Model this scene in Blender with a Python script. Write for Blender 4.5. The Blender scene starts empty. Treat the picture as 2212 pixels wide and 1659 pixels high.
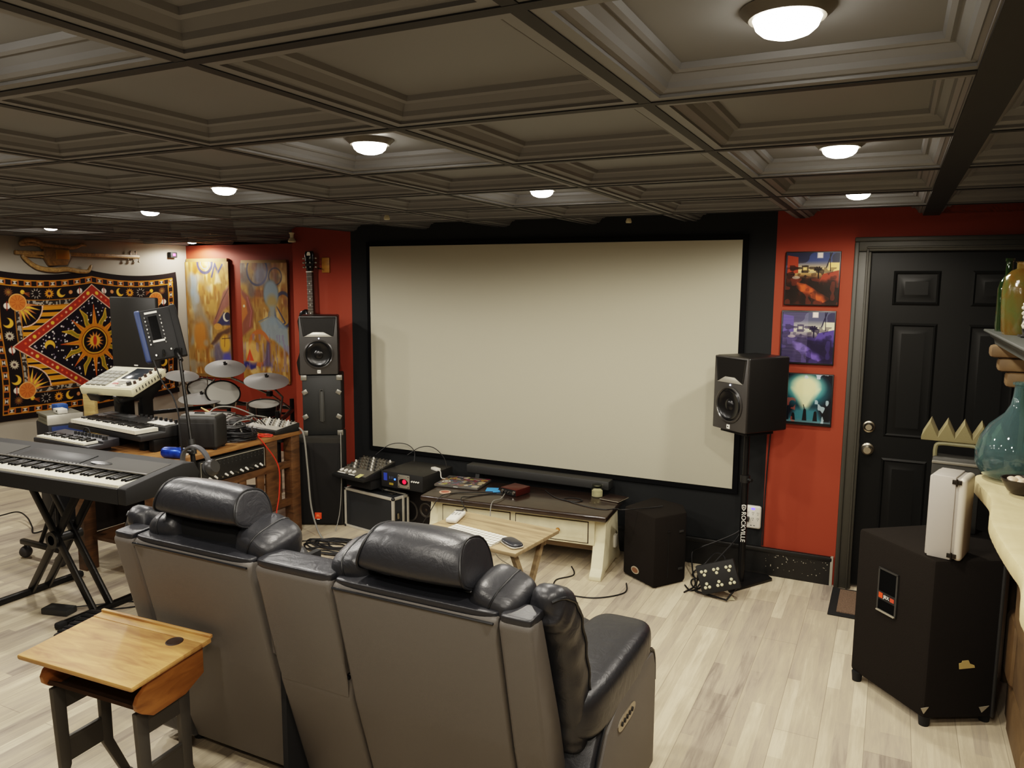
import bpy, bmesh, math, random
import numpy as np
from mathutils import Matrix, Vector
random.seed(7)
SC = bpy.context.scene
COL = SC.collection
PI = math.pi
R = math.radians

# ------------------------------------------------------------------ materials
def lin(c):
    if isinstance(c, str):
        c = c.lstrip('#'); c = [int(c[i:i+2], 16)/255 for i in (0, 2, 4)]
    return tuple(x/12.92 if x <= .04045 else ((x+.055)/1.055)**2.4 for x in c)
_m = {}
def mat(name, col=None, rough=.5, metal=0., spec=.5, emit=0., trans=0., bump=0., bscale=200., var=0., vscale=6., coat=0., ior=1.45, alpha=1., stretch=None, attr=False):
    if name in _m: return _m[name]
    m = bpy.data.materials.new(name); m.use_nodes = True
    nt = m.node_tree; b = nt.nodes['Principled BSDF']
    c = lin(col) if col is not None else (.5, .5, .5)
    b.inputs['Base Color'].default_value = (*c, 1)
    b.inputs['Roughness'].default_value = rough; b.inputs['Metallic'].default_value = metal
    b.inputs['Specular IOR Level'].default_value = spec
    b.inputs['Transmission Weight'].default_value = trans; b.inputs['IOR'].default_value = ior
    b.inputs['Coat Weight'].default_value = coat
    if emit:
        b.inputs['Emission Color'].default_value = (*c, 1); b.inputs['Emission Strength'].default_value = emit
    tc = None
    def coords(scale):
        nonlocal tc
        if tc is None: tc = nt.nodes.new('ShaderNodeTexCoord')
        if stretch:
            mp = nt.nodes.new('ShaderNodeMapping'); mp.inputs['Scale'].default_value = stretch
            nt.links.new(tc.outputs['Object'], mp.inputs['Vector']); return mp.outputs['Vector']
        return tc.outputs['Object']
    if var:
        n = nt.nodes.new('ShaderNodeTexNoise'); n.inputs['Scale'].default_value = vscale; n.inputs['Detail'].default_value = 5
        nt.links.new(coords(vscale), n.inputs['Vector'])
        r = nt.nodes.new('ShaderNodeValToRGB')
        r.color_ramp.elements[0].position = .3; r.color_ramp.elements[1].position = .7
        r.color_ramp.elements[0].color = (*[x*(1-var) for x in c], 1); r.color_ramp.elements[1].color = (*[min(1, x*(1+var)) for x in c], 1)
        nt.links.new(n.outputs['Fac'], r.inputs['Fac']); nt.links.new(r.outputs['Color'], b.inputs['Base Color'])
    if bump:
        n = nt.nodes.new('ShaderNodeTexNoise'); n.inputs['Scale'].default_value = bscale; n.inputs['Detail'].default_value = 3
        nt.links.new(coords(bscale), n.inputs['Vector'])
        bp = nt.nodes.new('ShaderNodeBump'); bp.inputs['Strength'].default_value = bump; bp.inputs['Distance'].default_value = .002
        nt.links.new(n.outputs['Fac'], bp.inputs['Height']); nt.links.new(bp.outputs['Normal'], b.inputs['Normal'])
    if attr:
        a = nt.nodes.new('ShaderNodeAttribute'); a.attribute_name = 'Col'
        nt.links.new(a.outputs['Color'], b.inputs['Base Color'])
        if emit: nt.links.new(a.outputs['Color'], b.inputs['Emission Color'])
    _m[name] = m; return m

def wood(name, c1, c2, rough=.45, scale=(1, 12, 12), wscale=4., dist=6., coat=0.):
    if name in _m: return _m[name]
    m = bpy.data.materials.new(name); m.use_nodes = True; nt = m.node_tree; b = nt.nodes['Principled BSDF']
    tc = nt.nodes.new('ShaderNodeTexCoord'); mp = nt.nodes.new('ShaderNodeMapping'); mp.inputs['Scale'].default_value = scale
    n = nt.nodes.new('ShaderNodeTexNoise'); n.inputs['Scale'].default_value = wscale; n.inputs['Detail'].default_value = 8; n.inputs['Distortion'].default_value = dist*.15
    r = nt.nodes.new('ShaderNodeValToRGB'); r.color_ramp.elements[0].position = .32; r.color_ramp.elements[1].position = .68
    r.color_ramp.elements[0].color = (*lin(c1), 1); r.color_ramp.elements[1].color = (*lin(c2), 1)
    nt.links.new(tc.outputs['Object'], mp.inputs['Vector']); nt.links.new(mp.outputs['Vector'], n.inputs['Vector'])
    nt.links.new(n.outputs['Fac'], r.inputs['Fac']); nt.links.new(r.outputs['Color'], b.inputs['Base Color'])
    b.inputs['Roughness'].default_value = rough; b.inputs['Coat Weight'].default_value = coat
    _m[name] = m; return m

def floor_mat():
    m = bpy.data.materials.new('vinyl plank'); m.use_nodes = True; nt = m.node_tree; b = nt.nodes['Principled BSDF']
    N = nt.nodes.new; L = nt.links.new
    tc = N('ShaderNodeTexCoord'); mp = N('ShaderNodeMapping'); mp.inputs['Rotation'].default_value = (0, 0, PI/2)
    L(tc.outputs['Object'], mp.inputs['Vector'])
    cols = []
    for k, (bw, rh, off) in enumerate(((1.22, .155, .37), (.61, .0517, .43))):
        br = N('ShaderNodeTexBrick'); br.inputs['Scale'].default_value = 1; br.inputs['Brick Width'].default_value = bw; br.inputs['Row Height'].default_value = rh
        br.offset = off; br.offset_frequency = 2 if k == 0 else 3; br.inputs['Mortar Size'].default_value = .0012 if k == 0 else .0; br.inputs['Bias'].default_value = 0
        br.inputs['Color1'].default_value = (0, 0, 0, 1); br.inputs['Color2'].default_value = (1, 1, 1, 1); br.inputs['Mortar'].default_value = (.25, .25, .25, 1)
        L(mp.outputs['Vector'], br.inputs['Vector']); cols.append(br)
    mp2 = N('ShaderNodeMapping'); mp2.inputs['Scale'].default_value = (14, 1.1, 1); L(tc.outputs['Object'], mp2.inputs['Vector'])
    n = N('ShaderNodeTexNoise'); n.inputs['Scale'].default_value = 3; n.inputs['Detail'].default_value = 9; n.inputs['Roughness'].default_value = .65; n.inputs['Distortion'].default_value = .8
    L(mp2.outputs['Vector'], n.inputs['Vector'])
    mp3 = N('ShaderNodeMapping'); mp3.inputs['Scale'].default_value = (5, 1.3, 1); L(tc.outputs['Object'], mp3.inputs['Vector'])
    n2 = N('ShaderNodeTexNoise'); n2.inputs['Scale'].default_value = 2.2; n2.inputs['Detail'].default_value = 6; L(mp3.outputs['Vector'], n2.inputs['Vector'])
    def mth(op, a, bb):
        q = N('ShaderNodeMath'); q.operation = op
        for i, x in enumerate((a, bb)):
            if isinstance(x, (int, float)): q.inputs[i].default_value = x
            else: L(x, q.inputs[i])
        return q.outputs[0]
    s = mth('ADD', mth('MULTIPLY', cols[0].outputs['Color'], .16), mth('MULTIPLY', cols[1].outputs['Color'], .26))
    s = mth('ADD', s, mth('MULTIPLY', n.outputs['Fac'], .56)); s = mth('ADD', s, mth('MULTIPLY', n2.outputs['Fac'], .34))
    r = N('ShaderNodeValToRGB'); e = r.color_ramp.elements
    e[0].position = .40; e[0].color = (*lin('#877b6f'), 1); e[1].position = .90; e[1].color = (*lin('#dccdb0'), 1)
    x = e.new(.55); x.color = (*lin('#aea08d'), 1); x = e.new(.7); x.color = (*lin('#bfb096'), 1)
    L(s, r.inputs['Fac'])
    mx = N('ShaderNodeMix'); mx.data_type = 'RGBA'; mx.inputs[7].default_value = (*lin('#6a5f52'), 1)
    L(mth('MULTIPLY', cols[0].outputs['Fac'], .5), mx.inputs[0]); L(r.outputs['Color'], mx.inputs[6]); L(mx.outputs[2], b.inputs['Base Color'])
    b.inputs['Roughness'].default_value = .42; b.inputs['Specular IOR Level'].default_value = .35
    return m

def stone_mat(name, cs, scale, rough=.7):
    m = bpy.data.materials.new(name); m.use_nodes = True; nt = m.node_tree; b = nt.nodes['Principled BSDF']; N = nt.nodes.new; L = nt.links.new
    tc = N('ShaderNodeTexCoord'); n = N('ShaderNodeTexNoise'); n.inputs['Scale'].default_value = scale; n.inputs['Detail'].default_value = 8; n.inputs['Distortion'].default_value = 1.2
    L(tc.outputs['Object'], n.inputs['Vector'])
    r = N('ShaderNodeValToRGB'); e = r.color_ramp.elements
    for i, c in enumerate(cs):
        p = .3+.4*i/(len(cs)-1)
        x = e[0] if i == 0 else (e[1] if i == len(cs)-1 else e.new(p)); x.position = p; x.color = (*lin(c), 1)
    L(n.outputs['Fac'], r.inputs['Fac']); L(r.outputs['Color'], b.inputs['Base Color']); b.inputs['Roughness'].default_value = rough
    bp = N('ShaderNodeBump'); bp.inputs['Strength'].default_value = .5; bp.inputs['Distance'].default_value = .01
    L(n.outputs['Fac'], bp.inputs['Height']); L(bp.outputs['Normal'], b.inputs['Normal'])
    return m

BLK = mat('black plastic', '#1b1b1a', .42)
MBLK = mat('matte black', '#141414', .7)
DGR = mat('dark grey plastic', '#2e2e2d', .5)
GRY = mat('grey plastic', '#6d6c68', .5)
BMET = mat('black metal', '#222120', .35, metal=.6)
STEEL = mat('steel', '#b8b4aa', .28, metal=1.)
ALU = mat('aluminium', '#c9c4b6', .35, metal=.4)
WHT = mat('white plastic', '#d8d4c8', .4)
CREAM = mat('cream plastic', '#c9c1a2', .5)
KEYW = mat('ivory key', '#d9d3bf', .3)
KEYB = mat('ebony key', '#121212', .3)
CARPET = mat('cabinet carpet', '#1c1814', .95, bump=.6, bscale=400, spec=.2)
GRILLE = mat('speaker grille', '#100e0c', .8, bump=.4, bscale=900)
RUB = mat('rubber', '#161616', .85)
ORG = mat('orange badge', '#e2491c', .5)
WRITE = mat('white lettering', '#e6e2d6', .5)
LEA = mat('black leather', '#232428', .38, bump=.12, bscale=300, spec=.55)
LEAB = mat('lit leather back panel', '#5c5854', .5, bump=.25, bscale=420, spec=.35)  # same black leather, lightened to paint in the light grazing it
nt = LEA.node_tree; bs = nt.nodes['Principled BSDF']; b0 = bs.inputs['Normal'].links[0].from_node
tcn = nt.nodes.new('ShaderNodeTexCoord'); nz = nt.nodes.new('ShaderNodeTexNoise'); nz.inputs['Scale'].default_value = 16; nz.inputs['Detail'].default_value = 4; nz.inputs['Distortion'].default_value = 1.5
b2 = nt.nodes.new('ShaderNodeBump'); b2.inputs['Strength'].default_value = .2; b2.inputs['Distance'].default_value = .012
nt.links.new(tcn.outputs['Object'], nz.inputs['Vector']); nt.links.new(nz.outputs['Fac'], b2.inputs['Height']); nt.links.new(b0.outputs['Normal'], b2.inputs['Normal']); nt.links.new(b2.outputs['Normal'], bs.inputs['Normal'])
PIPE = mat('leather piping', '#16171a', .4)
REDW = mat('rust red paint', '#86331a', .75)
BLKW = mat('charcoal wall paint', '#131516', .85)
TRIM = mat('dark trim paint', '#1f1d1a', .5, var=.15, vscale=3)
CABLE = mat('black cable', '#1a1a1b', .5)
GCABLE = mat('grey cable', '#7c7a73', .5)
RCABLE = mat('red cable', '#c8321a', .5)

# ------------------------------------------------------------------ mesh builder
class MB:
    def __init__(s): s.v = []; s.f = []; s.mi = []
    def add(s, V, F, m=0, M=None):
        o = len(s.v)
        if M is not None: V = [M @ Vector(p) for p in V]
        s.v += [tuple(p) for p in V]
        for f in F: s.f.append(tuple(i+o for i in f)); s.mi.append(m)
        return s
    def bm(s, b, m=0, M=None):
        b.verts.ensure_lookup_table(); b.verts.index_update()
        s.add([v.co.copy() for v in b.verts], [[v.index for v in f.verts] for f in b.faces], m, M); b.free(); return s
    def box(s, c, size, m=0, M=None, bev=0., seg=2, rz=0., rot=None):
        T = Matrix.Translation(c)
        if rot is not None: T = T @ rot
        if rz: T = T @ Matrix.Rotation(rz, 4, 'Z')
        if M is not None: T = M @ T
        b = bmesh.new(); bmesh.ops.create_cube(b, size=1)
        for v in b.verts: v.co = Vector((v.co.x*size[0], v.co.y*size[1], v.co.z*size[2]))
        if bev: bmesh.ops.bevel(b, geom=b.edges[:], offset=min(bev, min(size)*.49), segments=seg, affect='EDGES', profile=.5)
        return s.bm(b, m, T)
    def bb(s, a, b, m=0, bev=0., M=None, seg=2):
        return s.box([(a[i]+b[i])/2 for i in range(3)], [abs(b[i]-a[i]) for i in range(3)], m, M, bev, seg)
    def cyl(s, p, q, r0, r1=None, m=0, seg=16, M=None, cap=True):
        r1 = r0 if r1 is None else r1; p = Vector(p); q = Vector(q); d = q-p
        Q = d.to_track_quat('Z', 'Y').to_matrix() if d.length > 1e-9 else Matrix.Identity(3)
        V = []
        for c, r in ((p, r0), (q, r1)):
            for k in range(seg):
                a = 2*PI*k/seg; V.append(c+Q @ Vector((r*math.cos(a), r*math.sin(a), 0)))
        F = [(k, (k+1) % seg, seg+(k+1) % seg, seg+k) for k in range(seg)]
        if cap: F += [tuple(range(seg))[::-1], tuple(range(seg, 2*seg))]
        return s.add(V, F, m, M)
    def tube(s, pts, r, m=0, seg=8, M=None, closed=False, smooth=0):
        P = [Vector(p) for p in pts]
        if smooth: P = crom(P, smooth, closed)
        n = len(P); V = []; up = Vector((0, 0, 1)); prev = None
        for i in range(n):
            if closed: t = P[(i+1) % n]-P[i-1]
            else: t = P[min(i+1, n-1)]-P[max(i-1, 0)]
            t.normalize()
            if prev is None:
                a = up if abs(t.z) < .9 else Vector((1, 0, 0)); x = t.cross(a).normalized()
            else:
                x = prev-t*prev.dot(t)
                x = x.normalized() if x.length > 1e-6 else t.orthogonal().normalized()
            prev = x; y = t.cross(x)
            for k in range(seg):
                a = 2*PI*k/seg; V.append(P[i]+x*(r*math.cos(a))+y*(r*math.sin(a)))
        F = []
        for i in range(n if closed else n-1):
            j = (i+1) % n
            for k in range(seg): F.append((i*seg+k, i*seg+(k+1) % seg, j*seg+(k+1) % seg, j*seg+k))
        if not closed: F += [tuple(range(seg))[::-1], tuple(range((n-1)*seg, n*seg))]
        return s.add(V, F, m, M)
    def lathe(s, prof, m=0, seg=32, M=None, c=(0, 0, 0), cap=True):
        V = []; n = len(prof)
        for r, z in prof:
            for k in range(seg):
                a = 2*PI*k/seg; V.append((c[0]+r*math.cos(a), c[1]+r*math.sin(a), c[2]+z))
        F = [(i*seg+k, i*seg+(k+1) % seg, (i+1)*seg+(k+1) % seg, (i+1)*seg+k) for i in range(n-1) for k in range(seg)]
        if cap and prof[0][0] > 1e-5: F.append(tuple(range(seg))[::-1])
        if cap and prof[-1][0] > 1e-5: F.append(tuple(range((n-1)*seg, n*seg)))
        return s.add(V, F, m, M)
    def prism(s, poly, h0, h1, axis='z', m=0, M=None, bev=0.):
        b = bmesh.new()
        def P(u, v, h): return {'z': (u, v, h), 'y': (u, h, v), 'x': (h, u, v)}[axis]
        vs = [b.verts.new(P(u, v, h0)) for u, v in poly]; f = b.faces.new(vs)
        r = bmesh.ops.extrude_face_region(b, geom=[f]); d = Vector(P(0, 0, h1))-Vector(P(0, 0, h0))
        bmesh.ops.translate(b, vec=d, verts=[e for e in r['geom'] if isinstance(e, bmesh.types.BMVert)])
        bmesh.ops.recalc_face_normals(b, faces=b.faces)
        if bev: bmesh.ops.bevel(b, geom=b.edges[:], offset=bev, segments=2, affect='EDGES', profile=.5)
        return s.bm(b, m, M)
    def pillow(s, c, size, e=.5, m=0, M=None, n=10, rot=None):
        b = bmesh.new(); bmesh.ops.create_cube(b, size=2); bmesh.ops.subdivide_edges(b, edges=b.edges[:], cuts=n, use_grid_fill=True)
        for v in b.verts:
            d = v.co.normalized(); p = [math.copysign(abs(x)**e, x) for x in d]
            k = max(abs(x) for x in v.co)
            v.co = Vector([p[i]*size[i]/2 for i in range(3)])
        T = Matrix.Translation(c)
        if rot is not None: T = T @ rot
        if M is not None: T = M @ T
        return s.bm(b, m, T)
    def loft(s, rings, m=0, M=None, cap=True, closed=True):
        n = len(rings[0]); V = [p for r in rings for p in r]; F = []
        for i in range(len(rings)-1):
            for k in range(n if closed else n-1): F.append((i*n+k, i*n+(k+1) % n, (i+1)*n+(k+1) % n, (i+1)*n+k))
        if cap and closed: F += [tuple(range(n))[::-1], tuple(range((len(rings)-1)*n, len(rings)*n))]
        return s.add(V, F, m, M)
    def sph(s, c, r, m=0, M=None, seg=16, sc=(1, 1, 1)):
        prof = [(r*math.sin(PI*i/10), -r*math.cos(PI*i/10)) for i in range(11)]
        T = Matrix.Translation(c) @ Matrix.Diagonal((*sc, 1))
        return s.lathe(prof, m, seg, M @ T if M is not None else T)
    def build(s, name, mats, parent=None, w=True, ang=35, smooth=True, sub=0, kind=None):
        me = bpy.data.meshes.new(name)
        V = s.v
        root = parent
        while root is not None and root.parent is not None: root = root.parent
        if root is not None and w:
            Mi = root_mat(root).inverted(); V = [Mi @ Vector(p) for p in V]
        me.from_pydata([tuple(p) for p in V], [], s.f)
        if not isinstance(mats, (list, tuple)): mats = [mats]
        for m in mats: me.materials.append(m)
        me.polygons.foreach_set('material_index', s.mi)
        b = bmesh.new(); b.from_mesh(me); bmesh.ops.remove_doubles(b, verts=b.verts, dist=1e-6)
        bmesh.ops.recalc_face_normals(b, faces=b.faces); b.to_mesh(me); b.free()
        if smooth:
            me.polygons.foreach_set('use_smooth', [True]*len(me.polygons)); me.set_sharp_from_angle(angle=R(ang))
        me.update()
        o = bpy.data.objects.new(name, me); COL.objects.link(o)
        if parent is not None: o.parent = parent
        if sub:
            md = o.modifiers.new('Subdivision', 'SUBSURF'); md.levels = sub; md.render_levels = sub
        if kind: o['kind'] = kind
        return o

def root_mat(o): return Matrix.Translation(o.location) @ o.rotation_euler.to_matrix().to_4x4()
def crom(P, n, closed=False):
    out = []; N = len(P)
    for i in range(N if closed else N-1):
        if closed: a, b, c, d = P[i-1], P[i], P[(i+1) % N], P[(i+2) % N]
        else: a, b, c, d = P[max(i-1, 0)], P[i], P[i+1], P[min(i+2, N-1)]
        for k in range(n):
            t = k/n; out.append(.5*((2*b)+(c-a)*t+(2*a-5*b+4*c-d)*t*t+(3*b-a-3*c+d)*t**3))
    if not closed: out.append(P[-1])
    return out
def tag(o, label, cat, group=None):
    o['label'] = label; o['category'] = cat
    if group: o['group'] = group
    return o
def thing(name, label, cat, loc=(0, 0, 0), rz=0, group=None, rot=None):
    o = bpy.data.objects.new(name, None); COL.objects.link(o); o.empty_display_size = .05
    o.location = loc; o.rotation_euler = rot if rot else (0, 0, rz)
    return tag(o, label, cat, group)
def struct(name, mb, mats, parent=None, **k):
    o = mb.build(name, mats, parent, **k)
    if parent is None: o['kind'] = 'structure'
    return o
def dup(src, loc, label, rz=None):
    r = src.copy(); COL.objects.link(r); r.location = loc; r['label'] = label
    if rz is not None: r.rotation_euler = (0, 0, rz)
    def kids(a, b):
        for ch in [o for o in COL.objects if o.parent == a]:
            c = ch.copy(); COL.objects.link(c); c.parent = b; kids(ch, c)
    kids(src, r); return r
def text(s, size, M, name, m, parent, depth=.0008, w=True, align='CENTER'):
    cu = bpy.data.curves.new('lettering', 'FONT'); cu.body = s; cu.size = size; cu.align_x = align; cu.align_y = 'CENTER'; cu.extrude = depth; cu.resolution_u = 3
    o = bpy.data.objects.new('lettering', cu); COL.objects.link(o)
    dg = bpy.context.evaluated_depsgraph_get(); me = bpy.data.meshes.new_from_object(o.evaluated_get(dg))
    V = [M @ v.co for v in me.vertices]; F = [tuple(p.vertices) for p in me.polygons]
    bpy.data.objects.remove(o); bpy.data.curves.remove(cu); bpy.data.meshes.remove(me)
    b = MB(); b.add(V, F); return b.build(name, m, parent, w=w, smooth=False)
def frame(o, x, y):   # matrix whose local X, Y are the given directions
    x = Vector(x).normalized(); z = x.cross(Vector(y)).normalized(); y = z.cross(x)
    M = Matrix((x, y, z)).transposed().to_4x4(); M.translation = Vector(o); return M

# ------------------------------------------------------------------ painted canvases (colour attribute on a fine grid)
class Art:
    def __init__(s, w, h, nx, ny, bg):
        s.w, s.h, s.nx, s.ny = w, h, nx, ny
        u = np.linspace(-w/2, w/2, nx); v = np.linspace(-h/2, h/2, ny)
        s.U, s.V = np.meshgrid(u, v); s.C = np.empty((ny, nx, 3)); s.C[:] = s.c(bg)
        s.rng = np.random.default_rng(3)
    @staticmethod
    def c(h):
        if isinstance(h, str): h = h.lstrip('#'); return np.array([int(h[i:i+2], 16)/255 for i in (0, 2, 4)])
        return np.array(h)
    def put(s, mask, col, a=1.):
        mk = np.clip(mask, 0, 1)[..., None]*a; s.C = s.C*(1-mk)+s.c(col)*mk
    def soft(s, d, w=None):
        w = w or s.w/s.nx*1.2; return np.clip(.5-d/w, 0, 1)
    def disc(s, x, y, r, col, a=1., k=1., blur=None): s.put(s.soft(np.hypot(s.U-x, (s.V-y)/k)-r, blur), col, a)
    def ring(s, x, y, r, t, col, a=1., k=1.): s.put(s.soft(abs(np.hypot(s.U-x, (s.V-y)/k)-r)-t/2), col, a)
    def rect(s, x0, y0, x1, y1, col, a=1., blur=None):
        d = np.maximum(np.maximum(x0-s.U, s.U-x1), np.maximum(y0-s.V, s.V-y1)); s.put(s.soft(d, blur), col, a)
    def poly(s, P, col, a=1., blur=None):
        inside = np.zeros(s.U.shape, bool); dm = np.full(s.U.shape, 9.)
        n = len(P)
        for i in range(n):
            x0, y0 = P[i]; x1, y1 = P[(i+1) % n]
            c = ((y0 > s.V) != (y1 > s.V)) & (s.U < (x1-x0)*(s.V-y0)/((y1-y0) or 1e-9)+x0); inside ^= c
            dx, dy = x1-x0, y1-y0; t = np.clip(((s.U-x0)*dx+(s.V-y0)*dy)/((dx*dx+dy*dy) or 1e-9), 0, 1)
            dm = np.minimum(dm, np.hypot(s.U-x0-t*dx, s.V-y0-t*dy))
        s.put(s.soft(np.where(inside, -dm, dm), blur), col, a)
    def line(s, P, t, col, a=1., blur=None):
        dm = np.full(s.U.shape, 9.)
        for (x0, y0), (x1, y1) in zip(P[:-1], P[1:]):
            dx, dy = x1-x0, y1-y0; tt = np.clip(((s.U-x0)*dx+(s.V-y0)*dy)/((dx*dx+dy*dy) or 1e-9), 0, 1)
            dm = np.minimum(dm, np.hypot(s.U-x0-tt*dx, s.V-y0-tt*dy))
        s.put(s.soft(dm-t/2, blur), col, a)
    def noise(s, sx, sy, seed=0):
        g = np.random.default_rng(seed); x = (s.U+s.w)*sx; y = (s.V+s.h)*sy
        tab = g.random((64, 64)); xi = np.floor(x).astype(int); yi = np.floor(y).astype(int); fx = x-xi; fy = y-yi
        fx = fx*fx*(3-2*fx); fy = fy*fy*(3-2*fy); T = lambda a, b: tab[a % 64, b % 64]
        return (T(xi, yi)*(1-fx)+T(xi+1, yi)*fx)*(1-fy)+(T(xi, yi+1)*(1-fx)+T(xi+1, yi+1)*fx)*fy
    def build(s, name, f, m, parent=None, w=True):
        P = f(s.U.ravel(), s.V.ravel())
        if parent is not None and w:
            Mi = np.array(root_mat(parent).inverted()); P = P @ Mi[:3, :3].T+Mi[:3, 3]
        nx, ny = s.nx, s.ny; me = bpy.data.meshes.new(name)
        i = np.arange((ny-1)*(nx-1)); a = (i//(nx-1))*nx+i % (nx-1)
        Q = np.stack([a, a+1, a+nx+1, a+nx], 1)
        me.vertices.add(nx*ny); me.vertices.foreach_set('co', P.astype(np.float32).ravel())
        me.loops.add(Q.size); me.loops.foreach_set('vertex_index', Q.ravel().astype(np.int32))
        me.polygons.add(len(Q)); me.polygons.foreach_set('loop_start', (np.arange(len(Q))*4).astype(np.int32))
        me.update(calc_edges=True); me.validate()
        ca = me.color_attributes.new('Col', 'FLOAT_COLOR', 'POINT'); c = np.clip(s.C.reshape(-1, 3), 0, 1)
        l = np.where(c <= .04045, c/12.92, ((c+.055)/1.055)**2.4); ca.data.foreach_set('color', np.hstack([l, np.ones((len(l), 1))]).astype(np.float32).ravel())
        me.polygons.foreach_set('use_smooth', [True]*len(me.polygons)); me.materials.append(m)
        o = bpy.data.objects.new(name, me); COL.objects.link(o)
        if parent is not None: o.parent = parent
        return o
ARTM = mat('painted canvas', '#888888', .7, attr=True)
CLOTHM = mat('printed cloth', '#888888', .9, attr=True, spec=.15)
GLOSSM = mat('glossy print', '#888888', .25, attr=True)

# ------------------------------------------------------------------ the room
S = .6096; GX = -1.6954; GY = .3548; HC = 2.028
XL, XR, YF, YR, YB, XC = -6.57, 1.35, 4.518, 5.72, -1.3, -4.07
b = MB(); b.bb((XL-.1, YB-.1, -.1), (XR+.1, YR+.1, 0)); struct('floor', b, floor_mat(), smooth=False)
b = MB(); b.bb((XL-.1, YB-.1, 0), (XL, YR+.1, HC+.25)); struct('wall_left', b, mat('greige wall paint', '#8f887b', .85), smooth=False)
b = MB(); b.bb((XL, YR, 0), (XC, YR+.1, HC+.25)); b.bb((XC-.002, YF+.002, 0), (XC+.1, YR, HC+.25)); struct('wall_recess', b, REDW, smooth=False)
b = MB(); b.bb((XC, YF, 0), (-3.526, YF+.1, HC+.25)); struct('wall_front_left', b, REDW, smooth=False)
b = MB(); b.bb((-3.526, YF, 0), (-.606, YF+.1, HC+.25)); struct('wall_front', b, BLKW, smooth=False)
b = MB(); b.bb((-.606, YF, 0), (-.128, YF+.1, HC+.25)); b.bb((-.128, YF, 1.845), (.70, YF+.1, HC+.25)); b.bb((.70, YF, 0), (XR, YF+.1, HC+.25))
struct('wall_front_right', b, REDW, smooth=False)
b = MB(); b.bb((XR, YB, 0), (XR+.1, YF, HC+.25)); struct('wall_right', b, mat('greige wall paint'), smooth=False)
b = MB(); b.bb((XL, YB-.1, 0), (XR, YB, HC+.25)); struct('wall_back', b, mat('greige wall paint'), smooth=False)

# coffered drop ceiling: flat flange, stepped moulding, recessed panel, dark grid bars
b = MB(); prof = [(.012, 0), (.036, 0), (.036, .007), (.044, .011), (.047, .007), (.056, .013), (.060, .024), (.074, .040), (.080, .036), (.088, .040), (.092, .052), (.104, .052)]
def lim(x, y): return (min(max(x, XL), XR), min(max(y, YB), YF if x > XC+.01 else YR))
for i in range(-9, 6):
    for j in range(-3, 10):
        x0, y0 = GX+i*S, GY+j*S
        if x0 > XR or x0+S < XL or y0+S < YB or y0 > YR or (y0 > YF and x0 > XC): continue
        rings = []
        for d, h in prof:
            rings.append([(*lim(px, py), HC+h*.9) for px, py in ((x0+d, y0+d), (x0+S-d, y0+d), (x0+S-d, y0+S-d), (x0+d, y0+S-d))])
        V = [p for r in rings for p in r]; F = []
        for k in range(len(prof)-1):
            for q in range(4): F.append((k*4+q, k*4+(q+1) % 4, k*4+4+(q+1) % 4, k*4+4+q))
        n = len(prof)-1; F.append((n*4, n*4+1, n*4+2, n*4+3))
        b.add(V, F, 0)
for i in range(-9, 6):
    x = GX+i*S
    if XL < x < XR: b.bb((x-.0125, YB, HC-.002), (x+.0125, YF if x > XC else YR, HC+.01), 1)
for j in range(-3, 10):
    y = GY+j*S
    if YB < y < YR: b.bb((XL, y-.0125, HC-.0025), (XR if y < YF else XC, y+.0125, HC+.01), 1)
b.bb((XL, YB, HC+.05), (XR, YR, HC+.1), 1)
# wide dark bar along the right side
b.bb((.10, YB, HC-.006), (.175, YF, HC+.01), 1)
struct('ceiling', b, [mat('dark grey ceiling tile', '#68696b', .5, spec=.4), mat('black ceiling grid', '#161615', .6)], ang=20)

CX = lambda i: GX+(i+.5)*S
CY = lambda j: GY+(j+.5)*S
LENS = mat('glowing lens', '#fff4e2', .5, emit=40.)
LAMPS = [(2, 1, 'brightest round ceiling downlight, at the top right of the photo'), (2, 3, 'round ceiling downlight in front of the three framed prints, nearer of the pair'), (2, 5, 'small round ceiling downlight closest to the black door'),
         (0, 2, 'round ceiling downlight between the sofa and the projection screen, left of centre'), (0, 4, 'round ceiling downlight closest to the projection screen'),
         (-2, 3, 'round ceiling downlight above the left keyboards, second in from the screen side'), (-4, 4, 'round ceiling downlight above the slatted wooden desk'),
         (-8, 8, 'round ceiling downlight above the left abstract painting'), (-7, 5, 'dim round ceiling downlight above the wall hung bass guitar'),
         (2, -1, 'round ceiling downlight behind the camera on the right'), (0, 0, 'round ceiling downlight above and behind the sofa'), (-2, 1, 'round ceiling downlight above the school desk'), (-4, 2, 'round ceiling downlight above the left wall area, nearer the camera'), (-6, 3, 'round ceiling downlight far left over the open floor')]
first = None
for i, j, lab in LAMPS:
    x, y = CX(i), CY(j)
    if first is None:
        t = first = thing('ceiling_downlight', lab, 'ceiling light', (x, y, HC+.046), 0, 'recessed ceiling downlights')
        b = MB(); b.lathe([(.050, -.014), (.056, -.014), (.066, -.005), (.070, 0), (.050, 0), (.050, -.014)], seg=32, cap=False); b.build('trim_ring', mat('dark trim ring', '#55524c', .4), t, w=False)
        b = MB(); b.lathe([(.0, -.040), (.022, -.039), (.036, -.034), (.045, -.026), (.050, -.013), (.050, -.004), (0, -.004)], seg=32); b.build('lens', LENS, t, w=False)
    else: dup(first, (x, y, HC+.046), lab)
    e = {(-7, 5): 36, (-8, 8): 40, (2, -1): 50, (0, 0): 46, (2, 1): 50, (-6, 3): 42}.get((i, j), 44)
    l = bpy.data.lights.new('downlight_beam', 'SPOT'); l.energy = e; l.spot_size = R(172); l.spot_blend = .30; l.shadow_soft_size = .045
    l.color = (1., .92, .80) if i >= 0 else (1., .94, .86)
    o = bpy.data.objects.new('downlight_beam', l); COL.objects.link(o); o.location = (x, y, HC-.003)

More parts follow.
